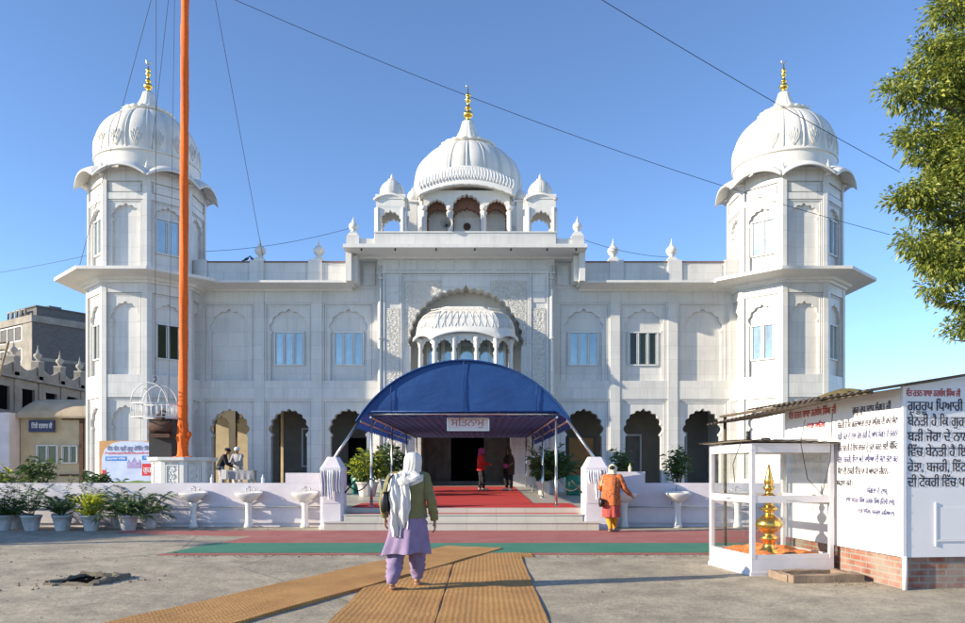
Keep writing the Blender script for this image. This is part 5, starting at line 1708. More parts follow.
def fronds(parent, z0, n, length, mats, spread=1.0, leafl=.16, droop=.7, up=(.5, 1.2), asp=.14, name='fronds', pairs=13):
    pts, dirs = [], []
    st = MB(M['palm'])
    for k in range(n):
        a = 2 * PI * k / n + random.uniform(-.4, .4)
        el = random.uniform(*up); L = length * random.uniform(.7, 1.1)
        d = Vector((math.cos(a) * math.cos(el) * spread, math.sin(a) * math.cos(el) * spread, math.sin(el)))
        p = Vector((random.uniform(-.04, .04), random.uniform(-.04, .04), z0)); path = [p.copy()]
        m = 14
        for q in range(m):
            p = p + d * (L / m); d = (d + Vector((0, 0, -droop / m * (q / m) * 2.6))).normalized(); path.append(p.copy())
        st.tube(path, [.010 * (1 - .75 * i / m) for i in range(m + 1)], 4)
        for q in range(3, m + 1):
            t_ = (path[q] - path[q - 1]).normalized(); sd = t_.cross(Vector((0, 0, 1)))
            if sd.length < .05: sd = Vector((1, 0, 0))
            sd.normalize()
            for f in (0, .5):
                pp = path[q] - (path[q] - path[q - 1]) * f
                for s_ in (-1, 1):
                    pts.append(pp); dirs.append(t_ * .75 + sd * s_ + Vector((0, 0, random.uniform(-.1, .25))))
    o = leaf_mesh(name, pts, dirs, leafl, asp, mats, parent, .25)
    stm = st.build('stem', parent)
    return o

def bush(parent, c, r, n, size, mats, name='foliage', asp=.4):
    pts, dirs = [], []
    for _ in range(n):
        v = Vector((random.gauss(0, 1), random.gauss(0, 1), random.gauss(0, 1))).normalized() * random.random() ** .4
        pts.append((c[0] + v.x * r[0], c[1] + v.y * r[1], c[2] + v.z * r[2])); dirs.append((v.x + random.gauss(0, .5), v.y + random.gauss(0, .5), v.z + random.gauss(0, .5) + .2))
    return leaf_mesh(name, pts, dirs, size, asp, mats, parent)

def potted(x, y, label, kind, h=.36, r=.21, z=0.0, L=.8, group='white planters along the low wall'):
    t_ = thing('potted_palm' if kind != 'lime' else 'potted_plant', label, 'potted plant', (x, y, z), random.random() * 6, group)
    pot(t_, r * .7, r, h)
    if kind == 'palm': fronds(t_, h - .05, 9, L, [M['palm'], M['palm_dark']], leafl=.19)
    elif kind == 'thin': fronds(t_, h - .05, 7, L, [M['palm_dark'], M['palm']], leafl=.15, up=(.8, 1.35), droop=.9)
    elif kind == 'lime': fronds(t_, h - .05, 34, L, [M['lime']], leafl=.09, up=(.5, 1.5), droop=.3, asp=.3)
    elif kind == 'dense':
        fronds(t_, h - .05, 16, L, [M['palm_dark'], M['palm']], leafl=.17, up=(.2, 1.3)); bush(t_, (0, 0, h + .2), (.28, .28, .2), 130, .14, [M['palm'], M['palm_dark']])
    return t_
potted(-10.42, 17.65, 'palm in a white planter cut by the left edge of the photo', 'dense', L=.6)
potted(-9.74, 17.62, 'thin upright palm in a white planter, second from the left edge', 'thin', L=.85)
potted(-9.02, 17.62, 'small arching palm in a white planter left of the lime plant', 'palm', L=.62)
potted(-8.33, 17.58, 'lime yellow spiky plant in a white planter', 'lime', L=.55)
potted(-7.49, 17.62, 'wide bushy dark palm in the white planter nearest the basins', 'dense', L=.95)
potted(-10.45, 18.25, 'tall thin palm in a white planter behind the left edge planters', 'thin', L=1.0)
potted(-9.40, 18.3, 'drooping dark palm in a back row planter between two thin palms', 'thin', L=.9)
potted(-8.72, 18.3, 'sparse palm in a back row planter left of the lime plant', 'thin', L=.9)
potted(-8.02, 18.3, 'tall arching palm in a back row planter right of the lime plant', 'palm', L=.95)
potted(-7.30, 18.3, 'palm in a back row planter half hidden by the bushy dark palm', 'palm', L=.75)

def stem_bush(x, y, z, h, label, mats, r=.5, n=240, size=.26, stems=5, group=None):
    t_ = thing('leafy_shrub', label, 'shrub', (x, y, z), 0, group)
    b = MB(M['bark'])
    pts, dirs = [], []
    for k in range(stems):
        a = random.random() * 6.3; e = Vector((math.cos(a) * r * random.uniform(.2, .9), math.sin(a) * r * .8 * random.uniform(.2, .9), h * random.uniform(.7, 1)))
        b.tube([(0, 0, 0), e * .4 + Vector((0, 0, .1)), e], [.03, .02, .01], 6)
        for _ in range(n // stems):
            q = e * random.uniform(.55, 1) + Vector((random.gauss(0, .07), random.gauss(0, .07), random.gauss(0, .07)))
            pts.append(q); aa = random.random() * 6.3; dirs.append((math.cos(aa), math.sin(aa), random.uniform(-.2, .8)))
    b.build('stem', t_)
    leaf_mesh('foliage', pts, dirs, size, .28, mats, t_)
    return t_
stem_bush(-11.15, 20.4, tz(20), 1.25, 'dark leafy shrub behind the low wall before the cream house', [M['palm_dark'], M['palm'], M['shrub']], .55, 300, .24, 7)
stem_bush(-12.3, 20.6, tz(20), .95, 'yellow green shrub behind the wall at the left edge', [M['shrub'], M['lime'], M['palm']], .5, 280, .2, 7)
stem_bush(-11.0, 23.0, tz(23), .72, 'low spreading shrub behind the wall below the banner', [M['palm'], M['palm_dark']], .75, 320, .22, 8)
stem_bush(4.62, 21.2, tz(21), 1.45, 'dark leafy shrub behind the wall by the soap bottle', [M['palm_dark'], M['palm']], .42, 420, .2, 7)
stem_bush(6.15, 21.2, tz(21), 1.5, 'slim upright shrub against a pillar right of the stooping woman', [M['palm'], M['shrub'], M['palm_dark']], .36, 420, .2, 7)
stem_bush(-3.55, 20.8, tz(21), .9, 'small bright shrub beside the left pier on the terrace', [M['shrub'], M['palm']], .35, 220, .18, 6)
def terrace_pot(x, y, label, mats, r_, z_, n, size, fr=0):
    t_ = thing('potted_shrub', label, 'potted plant', (x, y, tz(y)), 0, 'large pots beside the canopy posts')
    pot(t_, .25, .33, .45)
    bush(t_, (0, 0, .5 + z_), (r_, r_, z_), n, size, mats)
    if fr: fronds(t_, .4, fr, 1.25, mats, leafl=.3, up=(.5, 1.3))
terrace_pot(-2.95, 24.2, 'bushy yellow green pot plant left of the canopy posts', [M['shrub'], M['lime'], M['palm']], .52, .42, 900, .16, 10)
terrace_pot(-2.6, 27.0, 'darker pot plant behind the yellow green one', [M['palm'], M['palm_dark']], .5, .6, 700, .18, 8)
terrace_pot(2.85, 25.4, 'dark palm in a white tub just right of the canopy posts', [M['palm_dark'], M['palm']], .45, .4, 600, .2, 14)
terrace_pot(3.35, 27.2, 'dark palm in a white tub farther back by the wall', [M['palm_dark'], M['palm']], .45, .45, 600, .2, 14)
for x, y, lb in ((3.72, 25.0, 'green plastic drum standing right of the palms'), (-3.6, 26.5, 'green plastic drum behind the left pot plants')):
    b = MB(M['greenbin']); b.lathe([(.24, 0), (.25, .03), (.25, .2), (.262, .22), (.25, .24), (.25, .42), (.262, .44), (.25, .46), (.25, .6), (.23, .64), (.0, .65)], 28)
    o = b.build('plastic_drum', None, lb, 'drum', 'green drums on the terrace'); o.location = (x, y, tz(y))

def tree(name, label, base, blobs, limbs, n_per, lsize, spray=.24):
    t_ = thing(name, label, 'tree', base)
    b = MB(M['bark'])
    for pts, r0, r1 in limbs:
        k = len(pts)
        b.tube(pts, [r0 + (r1 - r0) * i / (k - 1) for i in range(k)], 10)
    fix(b.build('trunk'), t_)
    P, D = [], []
    for (x, y, z, r) in blobs:
        ns = max(9, int(44 * r * r / .5))
        for s_ in range(ns):
            v = rng.normal(size=3); v /= np.linalg.norm(v)
            v = v * (rng.random() ** .45) * r
            c = np.array((x, y, z)) + v * np.array((1, 1, .8))
            m = n_per
            q = rng.normal(size=(m, 3)) * np.array((spray, spray, spray * .55))
            P.append(c + q); dd = q * 1.0 + v * .5 / r + rng.normal(size=(m, 3)) * .18
            D.append(dd)
    P = np.concatenate(P); D = np.concatenate(D)
    o = leaf_mesh('crown', P, D, lsize, .42, [M['leaf_a'], M['leaf_b'], M['leaf_c']], None, .35)
    fix(o, t_)
    return len(P)
TY = 20.5
TX = .26
bl = [(13.1, TY, 13.7, .55), (12.6, TY, 12.6, .5), (12.1, TY + .3, 12.0, .42), (11.75, TY, 11.45, .42), (12.35, TY, 11.4, .5), (12.9, TY - .4, 11.9, .6), (12.55, TY + .3, 10.6, .42), (12.0, TY, 10.2, .36), (12.6, TY, 9.7, .5), (12.0, TY - .3, 8.75, .42), (12.4, TY, 8.3, .5), (11.75, TY, 8.55, .3), (12.9, TY, 9.0, .6), (12.2, TY, 7.5, .40), (12.75, TY, 7.2, .55), (13.0, TY - .3, 6.4, .5), (12.7, TY, 6.0, .3), (13.5, TY, 5.6, .5), (13.4, TY, 4.9, .35), (14.0, TY, 5.2, .5), (13.3, TY, 8.0, .7), (13.5, TY, 10.2, .8), (13.6, TY + .5, 7.0, .7), (13.5, TY + .4, 12.6, .7), (13.8, TY, 14.3, .8), (13.3, TY - .7, 9.3, .6)]
for _ in range(75):
    v = rng.normal(size=3); v /= np.linalg.norm(v); v *= rng.random() ** .4
    x, y, z = 16.9 + v[0] * 3.6, TY + .5 + v[1] * 3.6, 10.3 + v[2] * 5.2
    bl.append((x, y, z, rng.uniform(.6, 1.0)))
for _ in range(9):
    bl.append((rng.uniform(13.5, 15.2), TY + rng.uniform(-.8, 1.2), rng.uniform(5.4, 14.4), rng.uniform(.45, .75)))
lim = [([(17.2, TY + .5, 0), (17.1, TY + .5, 2.5), (17.25, TY + .5, 5), (17.0, TY + .4, 9), (17.1, TY + .5, 13)], .34, .12)]
for (x, y, z, r) in bl[:60:2]:
    z0 = max(3.5, min(11, z - 2.2)); a = Vector((17.1, TY + .5, z0)); c = Vector((x, y, z))
    lim.append(([a, a.lerp(c, .4) + Vector((0, 0, .5)), a.lerp(c, .75) + Vector((0, 0, .3)), c], .10, .015))
bl = [(x + TX, y, z + (.35 if z < 7 else .1), r) for x, y, z, r in bl]
tree('leafy_tree', 'tall leafy tree spreading over the sky beside the right tower', (17.2, TY + .5, 0), bl, lim, 40, .135, .15)

# unseen tree and pole, added left of the view to shade planters and ground
bl2 = []
for _ in range(34):
    v = rng.normal(size=3); v /= np.linalg.norm(v); v *= rng.random() ** .4
    bl2.append((-26.8 + v[0] * 1.7, 11.9 + v[1] * 1.8, 5.4 + v[2] * 1.0, rng.uniform(.5, .8)))
tree('leafy_tree', 'unseen tree beyond the left edge shading the potted palms', (-26.3, 12.7, 0), bl2, [([(-26.3, 12.7, 0), (-26.2, 12.7, 2), (-26.3, 12.7, 5.6)], .2, .06)], 30, .2, .22)

up_ = thing('utility_pole', 'slim unseen utility pole added beyond the left edge to cast a thin shadow', 'pole', (-26, 9.6, 0))
b = MB(M['concrete']); b.lathe([(.14, 0), (.10, 7.2)], 12); b.build('shaft', up_)
b = MB(M['blackmetal']); b.tube([(0, 0, 7.0), (.3, -.4, 7.3), (.5, -.8, 7.3)], .05, 8); b.box(.4, .65, -1.2, -.7, 7.22, 7.34); b.build('lamp_arm', up_)

# ---------------------------------------------------------------- people
def remeshed(b, vox, mat_list, name, smooth=2):
    me = b.mesh(name)
    o = bpy.data.objects.new(name, me); COL.objects.link(o)
    md = o.modifiers.new('r', 'REMESH'); md.mode = 'VOXEL'; md.voxel_size = vox; md.use_smooth_shade = True
    if smooth:
        m2 = o.modifiers.new('s', 'SMOOTH'); m2.iterations = smooth; m2.factor = .5
    dg = bpy.context.evaluated_depsgraph_get()
    out = bpy.data.meshes.new_from_object(o.evaluated_get(dg))
    bpy.data.objects.remove(o); bpy.data.meshes.remove(me)
    out.name = name
    out.materials.clear()
    for m in mat_list: out.materials.append(m)
    return out

def spline(pts, n=5):
    pts = [Vector(p) for p in pts]; out = []
    for i in range(len(pts) - 1):
        p0, p1, p2, p3 = pts[max(i - 1, 0)], pts[i], pts[i + 1], pts[min(i + 2, len(pts) - 1)]
        for k in range(n):
            f = k / n
            out.append(.5 * (2 * p1 + (p2 - p0) * f + (2 * p0 - 5 * p1 + 4 * p2 - p3) * f * f + (3 * p1 - p0 - 3 * p2 + p3) * f ** 3))
    out.append(pts[-1]); return out

def limb(b, pts, rad, n=14):
    P = spline([(p[0], p[1], p[2]) for p in pts], 4)
    R_ = [v.x for v in spline([(r, 0, 0) for r in rad], 4)]
    b.tube(P, R_, n)

def sleeve(b, pts, rad, n=20, fold=.07, fr=7):
    P = spline(pts, 6); R_ = [v.x for v in spline([(r, 0, 0) for r in rad], 6)]
    out = []
    for i, p in enumerate(P):
        d = (P[min(i + 1, len(P) - 1)] - P[max(i - 1, 0)]).normalized()
        u = d.cross(Vector((0, 1, 0.1))).normalized(); v = d.cross(u)
        out.append([p + (u * math.cos(a) + v * math.sin(a)) * R_[i] * (1 + fold * math.sin(i * fr / 6 + 2 * a) + fold * .6 * math.sin(a * 3 - i * .9)) for a in [2 * PI * k / n for k in range(n)]])
    b.rings(out, True, True, True)

def loft(b, rows, n=48, fold=0.0, k=9, a0=0, a1=2 * PI, ph=0.0, cap=False, low=None):
    """horizontal rings (z, cx, cy, rx, ry[, fold scale]); open when a0..a1 is not a full turn"""
    full = abs(a1 - a0 - 2 * PI) < 1e-6
    R5 = [tuple(r) + ((1.0,) if len(r) == 5 else ()) for r in rows]
    fine = []
    for i in range(len(R5) - 1):
        p0, p1, p2, p3 = R5[max(i - 1, 0)], R5[i], R5[i + 1], R5[min(i + 2, len(R5) - 1)]
        for q in range(4):
            f = q / 4
            fine.append([.5 * (2 * p1[j] + (p2[j] - p0[j]) * f + (2 * p0[j] - 5 * p1[j] + 4 * p2[j] - p3[j]) * f * f + (3 * p1[j] - p0[j] - 3 * p2[j] + p3[j]) * f ** 3) for j in range(6)])
    fine.append(list(R5[-1]))
    out = []
    for (z, cx, cy, rx, ry, fs) in fine:
        ring = []
        m = n if full else n + 1
        for i in range(m):
            a = a0 + (a1 - a0) * i / n
            w_ = 1 + fold * fs * (math.sin(k * a + ph + z * 2.5) + .5 * math.sin((k * 2 + 1) * a - z * 4 + ph))
            zz = z if low is None else low(z, a)
            ring.append((cx + rx * w_ * math.cos(a), cy + ry * w_ * math.sin(a), zz))
        out.append(ring)
    b.rings(out, full, True, cap and full)

def hand(b, w_, d, side, palmn, curl=.5, s_=1.0):
    """palm, four fingers of different lengths with two bends, thumb from the palm's side"""
    w_, d, side, palmn = Vector(w_), Vector(d).normalized(), Vector(side).normalized(), Vector(palmn).normalized()
    for t_ in (-1, -.33, .33, 1):
        limb(b, [w_, w_ + d * .04 * s_ + side * t_ * .020 * s_, w_ + d * .088 * s_ + side * t_ * .030 * s_], [.019 * s_, .016 * s_, .0135 * s_], 8)
    for t_, L in ((-1, .058), (-.33, .074), (.33, .080), (1, .070)):
        p = w_ + d * .085 * s_ + side * t_ * .030 * s_
        pts = [p]; dd = d.copy()
        for q, seg in enumerate((.42, .33, .25)):
            ang = curl * (.5 + .35 * q)
            dd = (dd * math.cos(ang * .8) + palmn * math.sin(ang * .8)).normalized()
            p = p + dd * L * seg * s_; pts.append(p)
        limb(b, pts, [.0105 * s_, .0098 * s_, .009 * s_, .0075 * s_], 8)
    p = w_ + d * .025 * s_ + side * .024 * s_
    limb(b, [p, p + (side * .8 + d * .5 + palmn * .2).normalized() * .035 * s_, p + (side * .55 + d * .95 + palmn * .45).normalized() * .066 * s_], [.014 * s_, .0115 * s_, .009 * s_], 8)

def person_body(J, vox=.0075):
    b = MB(M['skin'])
    # torso
    loft(b, [(.76, 0, 0, .13, .10), (.86, 0, 0, .165, .115), (.98, 0, 0, .135, .10), (1.12, 0, 0, .145, .105), (1.26, 0, .0, .165, .105), (1.33, 0, 0, .15, .085), (1.385, 0, 0, .07, .06), (1.40, 0, 0, .05, .05)], 24, cap=True)
    limb(b, [(0, 0, 1.33), (0, .01, 1.40), (0, .02, 1.46)], [.06, .05, .052])
    # head with jaw, nose, brow, ears, eyes set at half height
    hx, hy, hz = J.get('head', (0, .025, 1.53))
    b.ball((hx, hy - .01, hz + .02), (.074, .092, .098), 20)
    b.ball((hx, hy + .03, hz - .045), (.055, .06, .065), 14)
    b.ball((hx, hy + .085, hz - .085), (.026, .02, .02), 10)
    limb(b, [(hx, hy + .085, hz + .02), (hx, hy + .103, hz - .005), (hx, hy + .112, hz - .022)], [.009, .011, .013], 8)
    b.ball((hx, hy + .093, hz - .055), (.024, .012, .010), 8)
    for s_ in (-1, 1):
        b.ball((hx + s_ * .030, hy + .073, hz + .012), (.017, .014, .012), 8)
        b.ball((hx + s_ * .030, hy + .078, hz + .032), (.022, .010, .006), 8)
        b.ball((hx + s_ * .078, hy - .005, hz - .005), (.010, .018, .030), 8)
    for side in 'LR':
        sh, el, wr = J['arm' + side]
        limb(b, [(sh[0] * .6, sh[1], sh[2] + .01), sh, [(a + c) / 2 for a, c in zip(sh, el)], el, [(a * .6 + c * .4) for a, c in zip(el, wr)], wr], [.05, .053, .045, .037, .037, .024])
        d = Vector(wr) - Vector(el)
        d = Vector(J.get('hd' + side, d))
        sd = Vector(J.get('hs' + side, (0, 1, 0)))
        sd = (sd - d.normalized() * sd.dot(d.normalized()))
        pn = d.cross(sd) * (1 if side == 'L' else -1)
        hand(b, wr, d, sd, pn, J.get('curl', .5))
        hp, kn, an = J['leg' + side]
        limb(b, [hp, [(a + c) / 2 for a, c in zip(hp, kn)], kn, [(a * .65 + c * .35) for a, c in zip(kn, an)], an], [.088, .078, .055, .056, .034])
        fx, fy = J.get('ft' + side, (0, 1))
        an = Vector(an); f = Vector((fx, fy, 0)).normalized()
        t_ = J.get('toe' + side, 0.0)
        limb(b, [an + Vector((0, 0, .02)), an - f * .035 + Vector((0, 0, -.045)), an + f * .05 + Vector((0, 0, -.05)), an + f * .13 + Vector((0, 0, -.062 + t_)), an + f * .17 + Vector((0, 0, -.066 + t_))], [.034, .034, .034, .026, .018], 10)
        for q in range(5):
            sdv = Vector((f.y, -f.x, 0)) * (q - 2) * .016
            b.ball(an + f * (.172 - .006 * abs(q - 1.5)) + sdv + Vector((0, 0, -.068 + t_)), (.010, .010, .009), 6)
    return b

def bend(me, hz, ang, axis='X'):
    """stoop: turn everything above the hip forward"""
    for v in me.vertices:
        if v.co.z > hz - .1:
            f = min(1, (v.co.z - hz + .1) / .25); a = -ang * f
            y, z = v.co.y, v.co.z - hz
            v.co.y = y * math.cos(a) - z * math.sin(a) if True else y
            v.co.z = hz + y * math.sin(a) + z * math.cos(a)

def person(label, loc, rz, scale, J, garments, lean=0.0, vox=.0075, hz=.88):
    """garments: (name, material, build function)"""
    me = remeshed(person_body(J, vox), vox, [M['skin']], 'person')
    o = bpy.data.objects.new('person', me); COL.objects.link(o)
    tag(o, label, 'person')
    o.location = loc; o.rotation_euler = (0, 0, rz); o.scale = (scale,) * 3
    if lean: bend(me, hz, lean)
    for nm, mt, fn in garments:
        b = MB(M[mt]); fn(b)
        c = b.build(nm, o)
        if lean and not nm.startswith(('trouser', 'legging')): bend(c.data, hz, lean)
    return o

def g_trousers(J, baggy=1.0, cuff=.055, fold=.07, fr=9):
    def fn(b):
        for side in 'LR':
            hp, kn, an = J['leg' + side]
            hp = Vector(hp); kn = Vector(kn); an = Vector(an)
            sleeve(b, [hp + Vector((0, 0, .06)), hp.lerp(kn, .5), kn, kn.lerp(an, .5), an + Vector((0, 0, .05)), an + Vector((0, 0, .005))], [.115 * baggy, .112 * baggy, .096 * baggy, .082 * baggy, .062 * baggy, cuff], 36, fold, fr)
        loft(b, [(.74, 0, 0, .17, .13), (.84, 0, 0, .185, .14), (.95, 0, 0, .165, .125)], 32)
    return fn
def g_sleeves(J, r=(.075, .068, .06, .055, .048), fold=.06, end=.97):
    def fn(b):
        for side in 'LR':
            sh, el, wr = [Vector(p) for p in J['arm' + side]]
            sleeve(b, [Vector((sh.x * .55, sh.y, sh.z + .015)), sh, sh.lerp(el, .55), el, el.lerp(wr, .55), el.lerp(wr, end)], [r[0] * .9, r[0], r[1], r[2], r[3], r[4]], 20, fold, 8)
    return fn
def both(*fs):
    def fn(b):
        for f in fs: f(b)
    return fn

# -- woman with the white veil, walking to the steps
J1 = dict(head=(.055, .035, 1.525), armL=((-.185, 0, 1.325), (-.285, -.05, 1.08), (-.285, .05, .86)), armR=((.19, 0, 1.325), (.275, -.03, 1.06), (.315, .04, .82)),
          legL=((-.085, 0, .84), (-.14, .02, .46), (-.175, -.20, .105)), legR=((.085, 0, .84), (.10, .16, .45), (.095, .22, .085)),
          hdL=(.02, .12, -1), hdR=(.04, .05, -1), hsL=(0, 1, 0), hsR=(0, 1, 0), ftL=(-.06, 1), ftR=(.15, 1), curl=.55)
def w_sweater(b):
    loft(b, [(.850, 0, 0, .215, .16), (.87, 0, 0, .224, .17), (.90, 0, 0, .218, .165), (.97, 0, 0, .212, .155), (1.04, 0, -.005, .203, .148), (1.10, 0, -.01, .206, .15), (1.16, 0, -.01, .204, .145), (1.22, 0, -.012, .211, .146), (1.28, 0, -.01, .212, .132), (1.335, 0, -.005, .19, .11), (1.385, .01, 0, .115, .085), (1.42, .02, .01, .07, .065)], 72, .026, 4)
def w_tunic(b):
    loft(b, [(.95, 0, 0, .19, .14, .3), (.84, 0, 0, .205, .16, .6), (.70, 0, 0, .228, .18, 1.0), (.58, -.012, 0, .252, .20, 1.3), (.50, -.02, -.01, .272, .215, 1.6), (.455, -.024, -.01, .282, .225, 1.8), (.447, -.024, -.01, .276, .22, 1.8)], 110, .062, 5, ph=1.2, low=lambda z, a: z - (.035 * max(0, .6 - z) / .15) * (1 if math.cos(a) < 0 else .2) * abs(math.cos(a)) + .012 * math.sin(a * 5) * max(0, .6 - z) / .15)
def veil_fold(u, v):
    return .013 * math.sin(u * 13 + v * 2.2 + 1.5 * math.sin(v * 3.1)) + .008 * math.sin(u * 29 - v * 5 + 2 * math.sin(v * 4.7)) + .006 * math.sin(u * 7 - v * 11)
def w_veil(b):
    A0, A1 = math.radians(142), math.radians(398)
    loft(b, [(1.642, .055, .02, .012, .015, 0), (1.632, .055, .02, .055, .065, .3), (1.60, .055, .022, .092, .112, .6), (1.54, .055, .025, .108, .128, 1), (1.47, .05, .02, .106, .124, 1.3), (1.42, .04, .01, .104, .114, 1.5), (1.385, .02, 0, .122, .118, 1.6), (1.355, .0, -.005, .175, .132, 1.5), (1.33, -.01, -.01, .212, .145, 1.2)], 80, .024, 7, A0, A1)
    def cape(u, v):
        a = math.radians(138 + 176 * u)
        drop = .25 * (1 - u) ** 1.1 + .03
        zz = 1.405 - v * drop - .05 * v + .012 * math.sin(u * 14)
        rx = .12 + (.115 + .05 * (1 - u) ** 1.5) * min(1, v * 1.6); ry = .11 + .07 * min(1, v * 1.6)
        w_ = 1 + 1.6 * veil_fold(u * 2, v)
        return (-.005 + rx * w_ * math.cos(a), -.018 + ry * w_ * math.sin(a), zz)
    b.sheet(cape, 60, 20)
    def tail(u, v):
        wid = .235 - .05 * v + .03 * math.sin(v * 4)
        x = -.16 + .045 * math.sin(v * 2.6) * .6 + wid * (u - .28) + .5 * veil_fold(v, u)
        z = 1.385 - .72 * v - .05 * u * v + .05 * v * (u - .5) ** 2 * 4 * -.6
        y = -.150 - .05 * math.sin(PI * min(1, v * 1.15)) - .018 * v + 1.25 * veil_fold(u, v) * (.4 + .9 * v)
        return (x, y, z)
    b.sheet(tail, 60, 70)
    def swag(u, v):                     # end drawn from the right shoulder across to the back
        x = .185 - .29 * u; z = 1.375 - .075 * v - .05 * u - .035 * math.sin(PI * u) * v
        y = -.10 - .055 * math.sin(PI * min(1, u * 1.1)) - .012 * math.sin(v * PI) + .010 * math.sin(v * 17 + u * 4)
        return (x, y, z)
    b.sheet(swag, 30, 24)
W1 = person('woman in lavender walking barefoot with a long white veil', (-.17, 9.12, .0), 0.03, 1.0, J1, [
    ('trousers', 'lavender', g_trousers(J1, 1.15, .056, .11, 15)), ('tunic', 'lavender', w_tunic), ('sweater', 'olive', both(w_sweater, g_sleeves(J1, (.073, .066, .060, .056, .046), .075))), ('veil', 'veil', w_veil),
    ('hair', 'hair', lambda b: b.ball((.055, .015, 1.55), (.080, .094, .092), 16))], vox=.0065)
bg_ = thing('shoulder_bag', 'black shoulder bag under the arm of the veiled woman', 'bag', (-.43, 9.02, .92))
b = MB(M['blackbag'])
b.rings([[(x_ * s_x, y_ * s_y, z) for x_, y_ in [(math.copysign(abs(math.cos(a)) ** .5, math.cos(a)) * .05, math.copysign(abs(math.sin(a)) ** .5, math.sin(a)) * .13) for a in [2 * PI * i / 20 for i in range(20)]]] for z, s_x, s_y in ((0, .7, .8), (.03, 1, 1), (.15, .95, 1), (.22, .6, .95), (.25, .3, .9))], True, True, True)
b.build('bag_body', bg_)
b = MB(M['blackbag']); b.tube(spline([(.02, -.1, .23), (.05, -.1, .38), (.10, -.03, .455), (.05, .06, .40), (.0, .1, .23)], 4), .011, 6); b.build('strap', bg_)

# -- stooping woman in orange at the basin
J2 = dict(head=(.0, .05, 1.51), armL=((-.18, 0, 1.30), (-.27, .02, 1.06), (-.16, .2, .98)), armR=((.18, 0, 1.30), (.30, .06, 1.06), (.42, .22, .90)),
          legL=((-.08, 0, .84), (-.09, .05, .46), (.00, -.08, .10)), legR=((.08, 0, .84), (.07, .10, .46), (.05, .14, .085)), ftL=(.35, 1), ftR=(.3, 1), curl=.7, hsR=(0, .3, 1))
def o_cardigan(b):
    loft(b, [(.64, 0, 0, .225, .175), (.66, 0, 0, .23, .18), (.80, 0, 0, .22, .17), (.98, 0, -.01, .215, .165), (1.15, 0, -.015, .215, .155), (1.27, 0, -.01, .205, .13), (1.34, 0, 0, .17, .10), (1.385, 0, .01, .09, .075)], 56, .03, 6)
def o_kurta(b):
    loft(b, [(.9, 0, 0, .20, .16, .3), (.64, 0, 0, .20, .165, .8), (.50, 0, 0, .205, .17, 1.2), (.37, 0, 0, .21, .175, 1.5), (.365, 0, 0, .2, .165, 1.5)], 64, .05, 7)
def o_scarf(b):
    loft(b, [(1.635, 0, .03, .01, .012, 0), (1.62, 0, .03, .055, .065), (1.58, 0, .035, .09, .11), (1.52, 0, .04, .10, .12), (1.46, 0, .03, .095, .105), (1.40, 0, .0, .11, .10), (1.36, 0, -.01, .14, .115)], 48, .025, 8, math.radians(130), math.radians(410))
    b.sheet(lambda u, v: (-.22 + .09 * u - .04 * v, -.05 + .02 * math.sin(u * 12) - .06 * v, 1.36 - .28 * v), 10, 14)
W2 = person('stooping woman in an orange print cardigan and yellow leggings reaching for a basin', (3.62, 17.15, 0), -.42, .955, J2, [
    ('leggings', 'yellow', g_trousers(J2, .80, .048, .05)), ('kurta', 'rose', o_kurta), ('cardigan', 'orange_print', both(o_cardigan, g_sleeves(J2, (.082, .075, .068, .06, .052)))), ('scarf', 'paleyellow', o_scarf),
    ('hair', 'hair', lambda b: (b.ball((0, .0, 1.525), (.078, .118, .07), 14), None)[1])], lean=.20, vox=.009)
b = MB(M['blackbag'])
b.rings([[(x_ * .045 * s_, y_ * .11 * s_, z) for x_, y_ in [(math.cos(a), math.sin(a)) for a in [2 * PI * i / 16 for i in range(16)]]] for z, s_ in ((0, .7), (.05, 1), (.16, .9), (.2, .5))], True, True, True)
q = b.build('handbag', None, 'small black handbag at the side of the woman in orange', 'bag'); q.location = (3.37, 17.05, .58)

# -- visitor in red by the door
J3 = dict(armL=((-.17, 0, 1.31), (-.20, .08, 1.06), (-.10, .32, 1.02)), armR=((.17, 0, 1.31), (.20, .06, 1.05), (.10, .30, 1.00)), legL=((-.08, 0, .84), (-.085, .02, .46), (-.09, -.02, .085)), legR=((.08, 0, .84), (.085, .06, .46), (.085, .08, .085)), curl=.8)
def r_jacket(b): loft(b, [(.76, 0, 0, .20, .15), (.78, 0, 0, .205, .155), (.95, 0, 0, .195, .145), (1.12, 0, 0, .20, .145), (1.26, 0, 0, .20, .125), (1.34, 0, 0, .16, .095), (1.39, 0, 0, .085, .075)], 48, .03, 5)
def h_scarf(b):
    loft(b, [(1.645, 0, .02, .01, .012, 0), (1.63, 0, .02, .055, .065), (1.59, 0, .02, .092, .112), (1.53, 0, .025, .104, .122), (1.46, 0, .02, .10, .11), (1.40, 0, .0, .115, .105), (1.35, 0, -.005, .16, .125)], 48, .025, 8, math.radians(125), math.radians(415))
def g_shoes(J):
    def fn(b):
        for s_ in 'LR':
            an = Vector(J['leg' + s_][2]); f = Vector((J.get('ft' + s_, (0, 1))[0], J.get('ft' + s_, (0, 1))[1], 0)).normalized()
            sleeve(b, [an + Vector((0, 0, .0)), an - f * .03 + Vector((0, 0, -.04)), an + f * .06 + Vector((0, 0, -.045)), an + f * .20 + Vector((0, 0, -.058))], [.045, .044, .045, .026], 14, .0)
    return fn
person('visitor in a red jacket and magenta headscarf by the doorway', (.66, 28.5, tz(28.5) + .015), -1.35, .97, J3, [
    ('trousers', 'blackcloth', g_trousers(J3, .85, .06)), ('jacket', 'redjacket', both(r_jacket, g_sleeves(J3))), ('headscarf', 'pinkscarf', h_scarf), ('shoes', 'shoe', g_shoes(J3)), ('hair', 'hair', lambda b: b.ball((0, .01, 1.555), (.08, .09, .088), 14))], vox=.011)
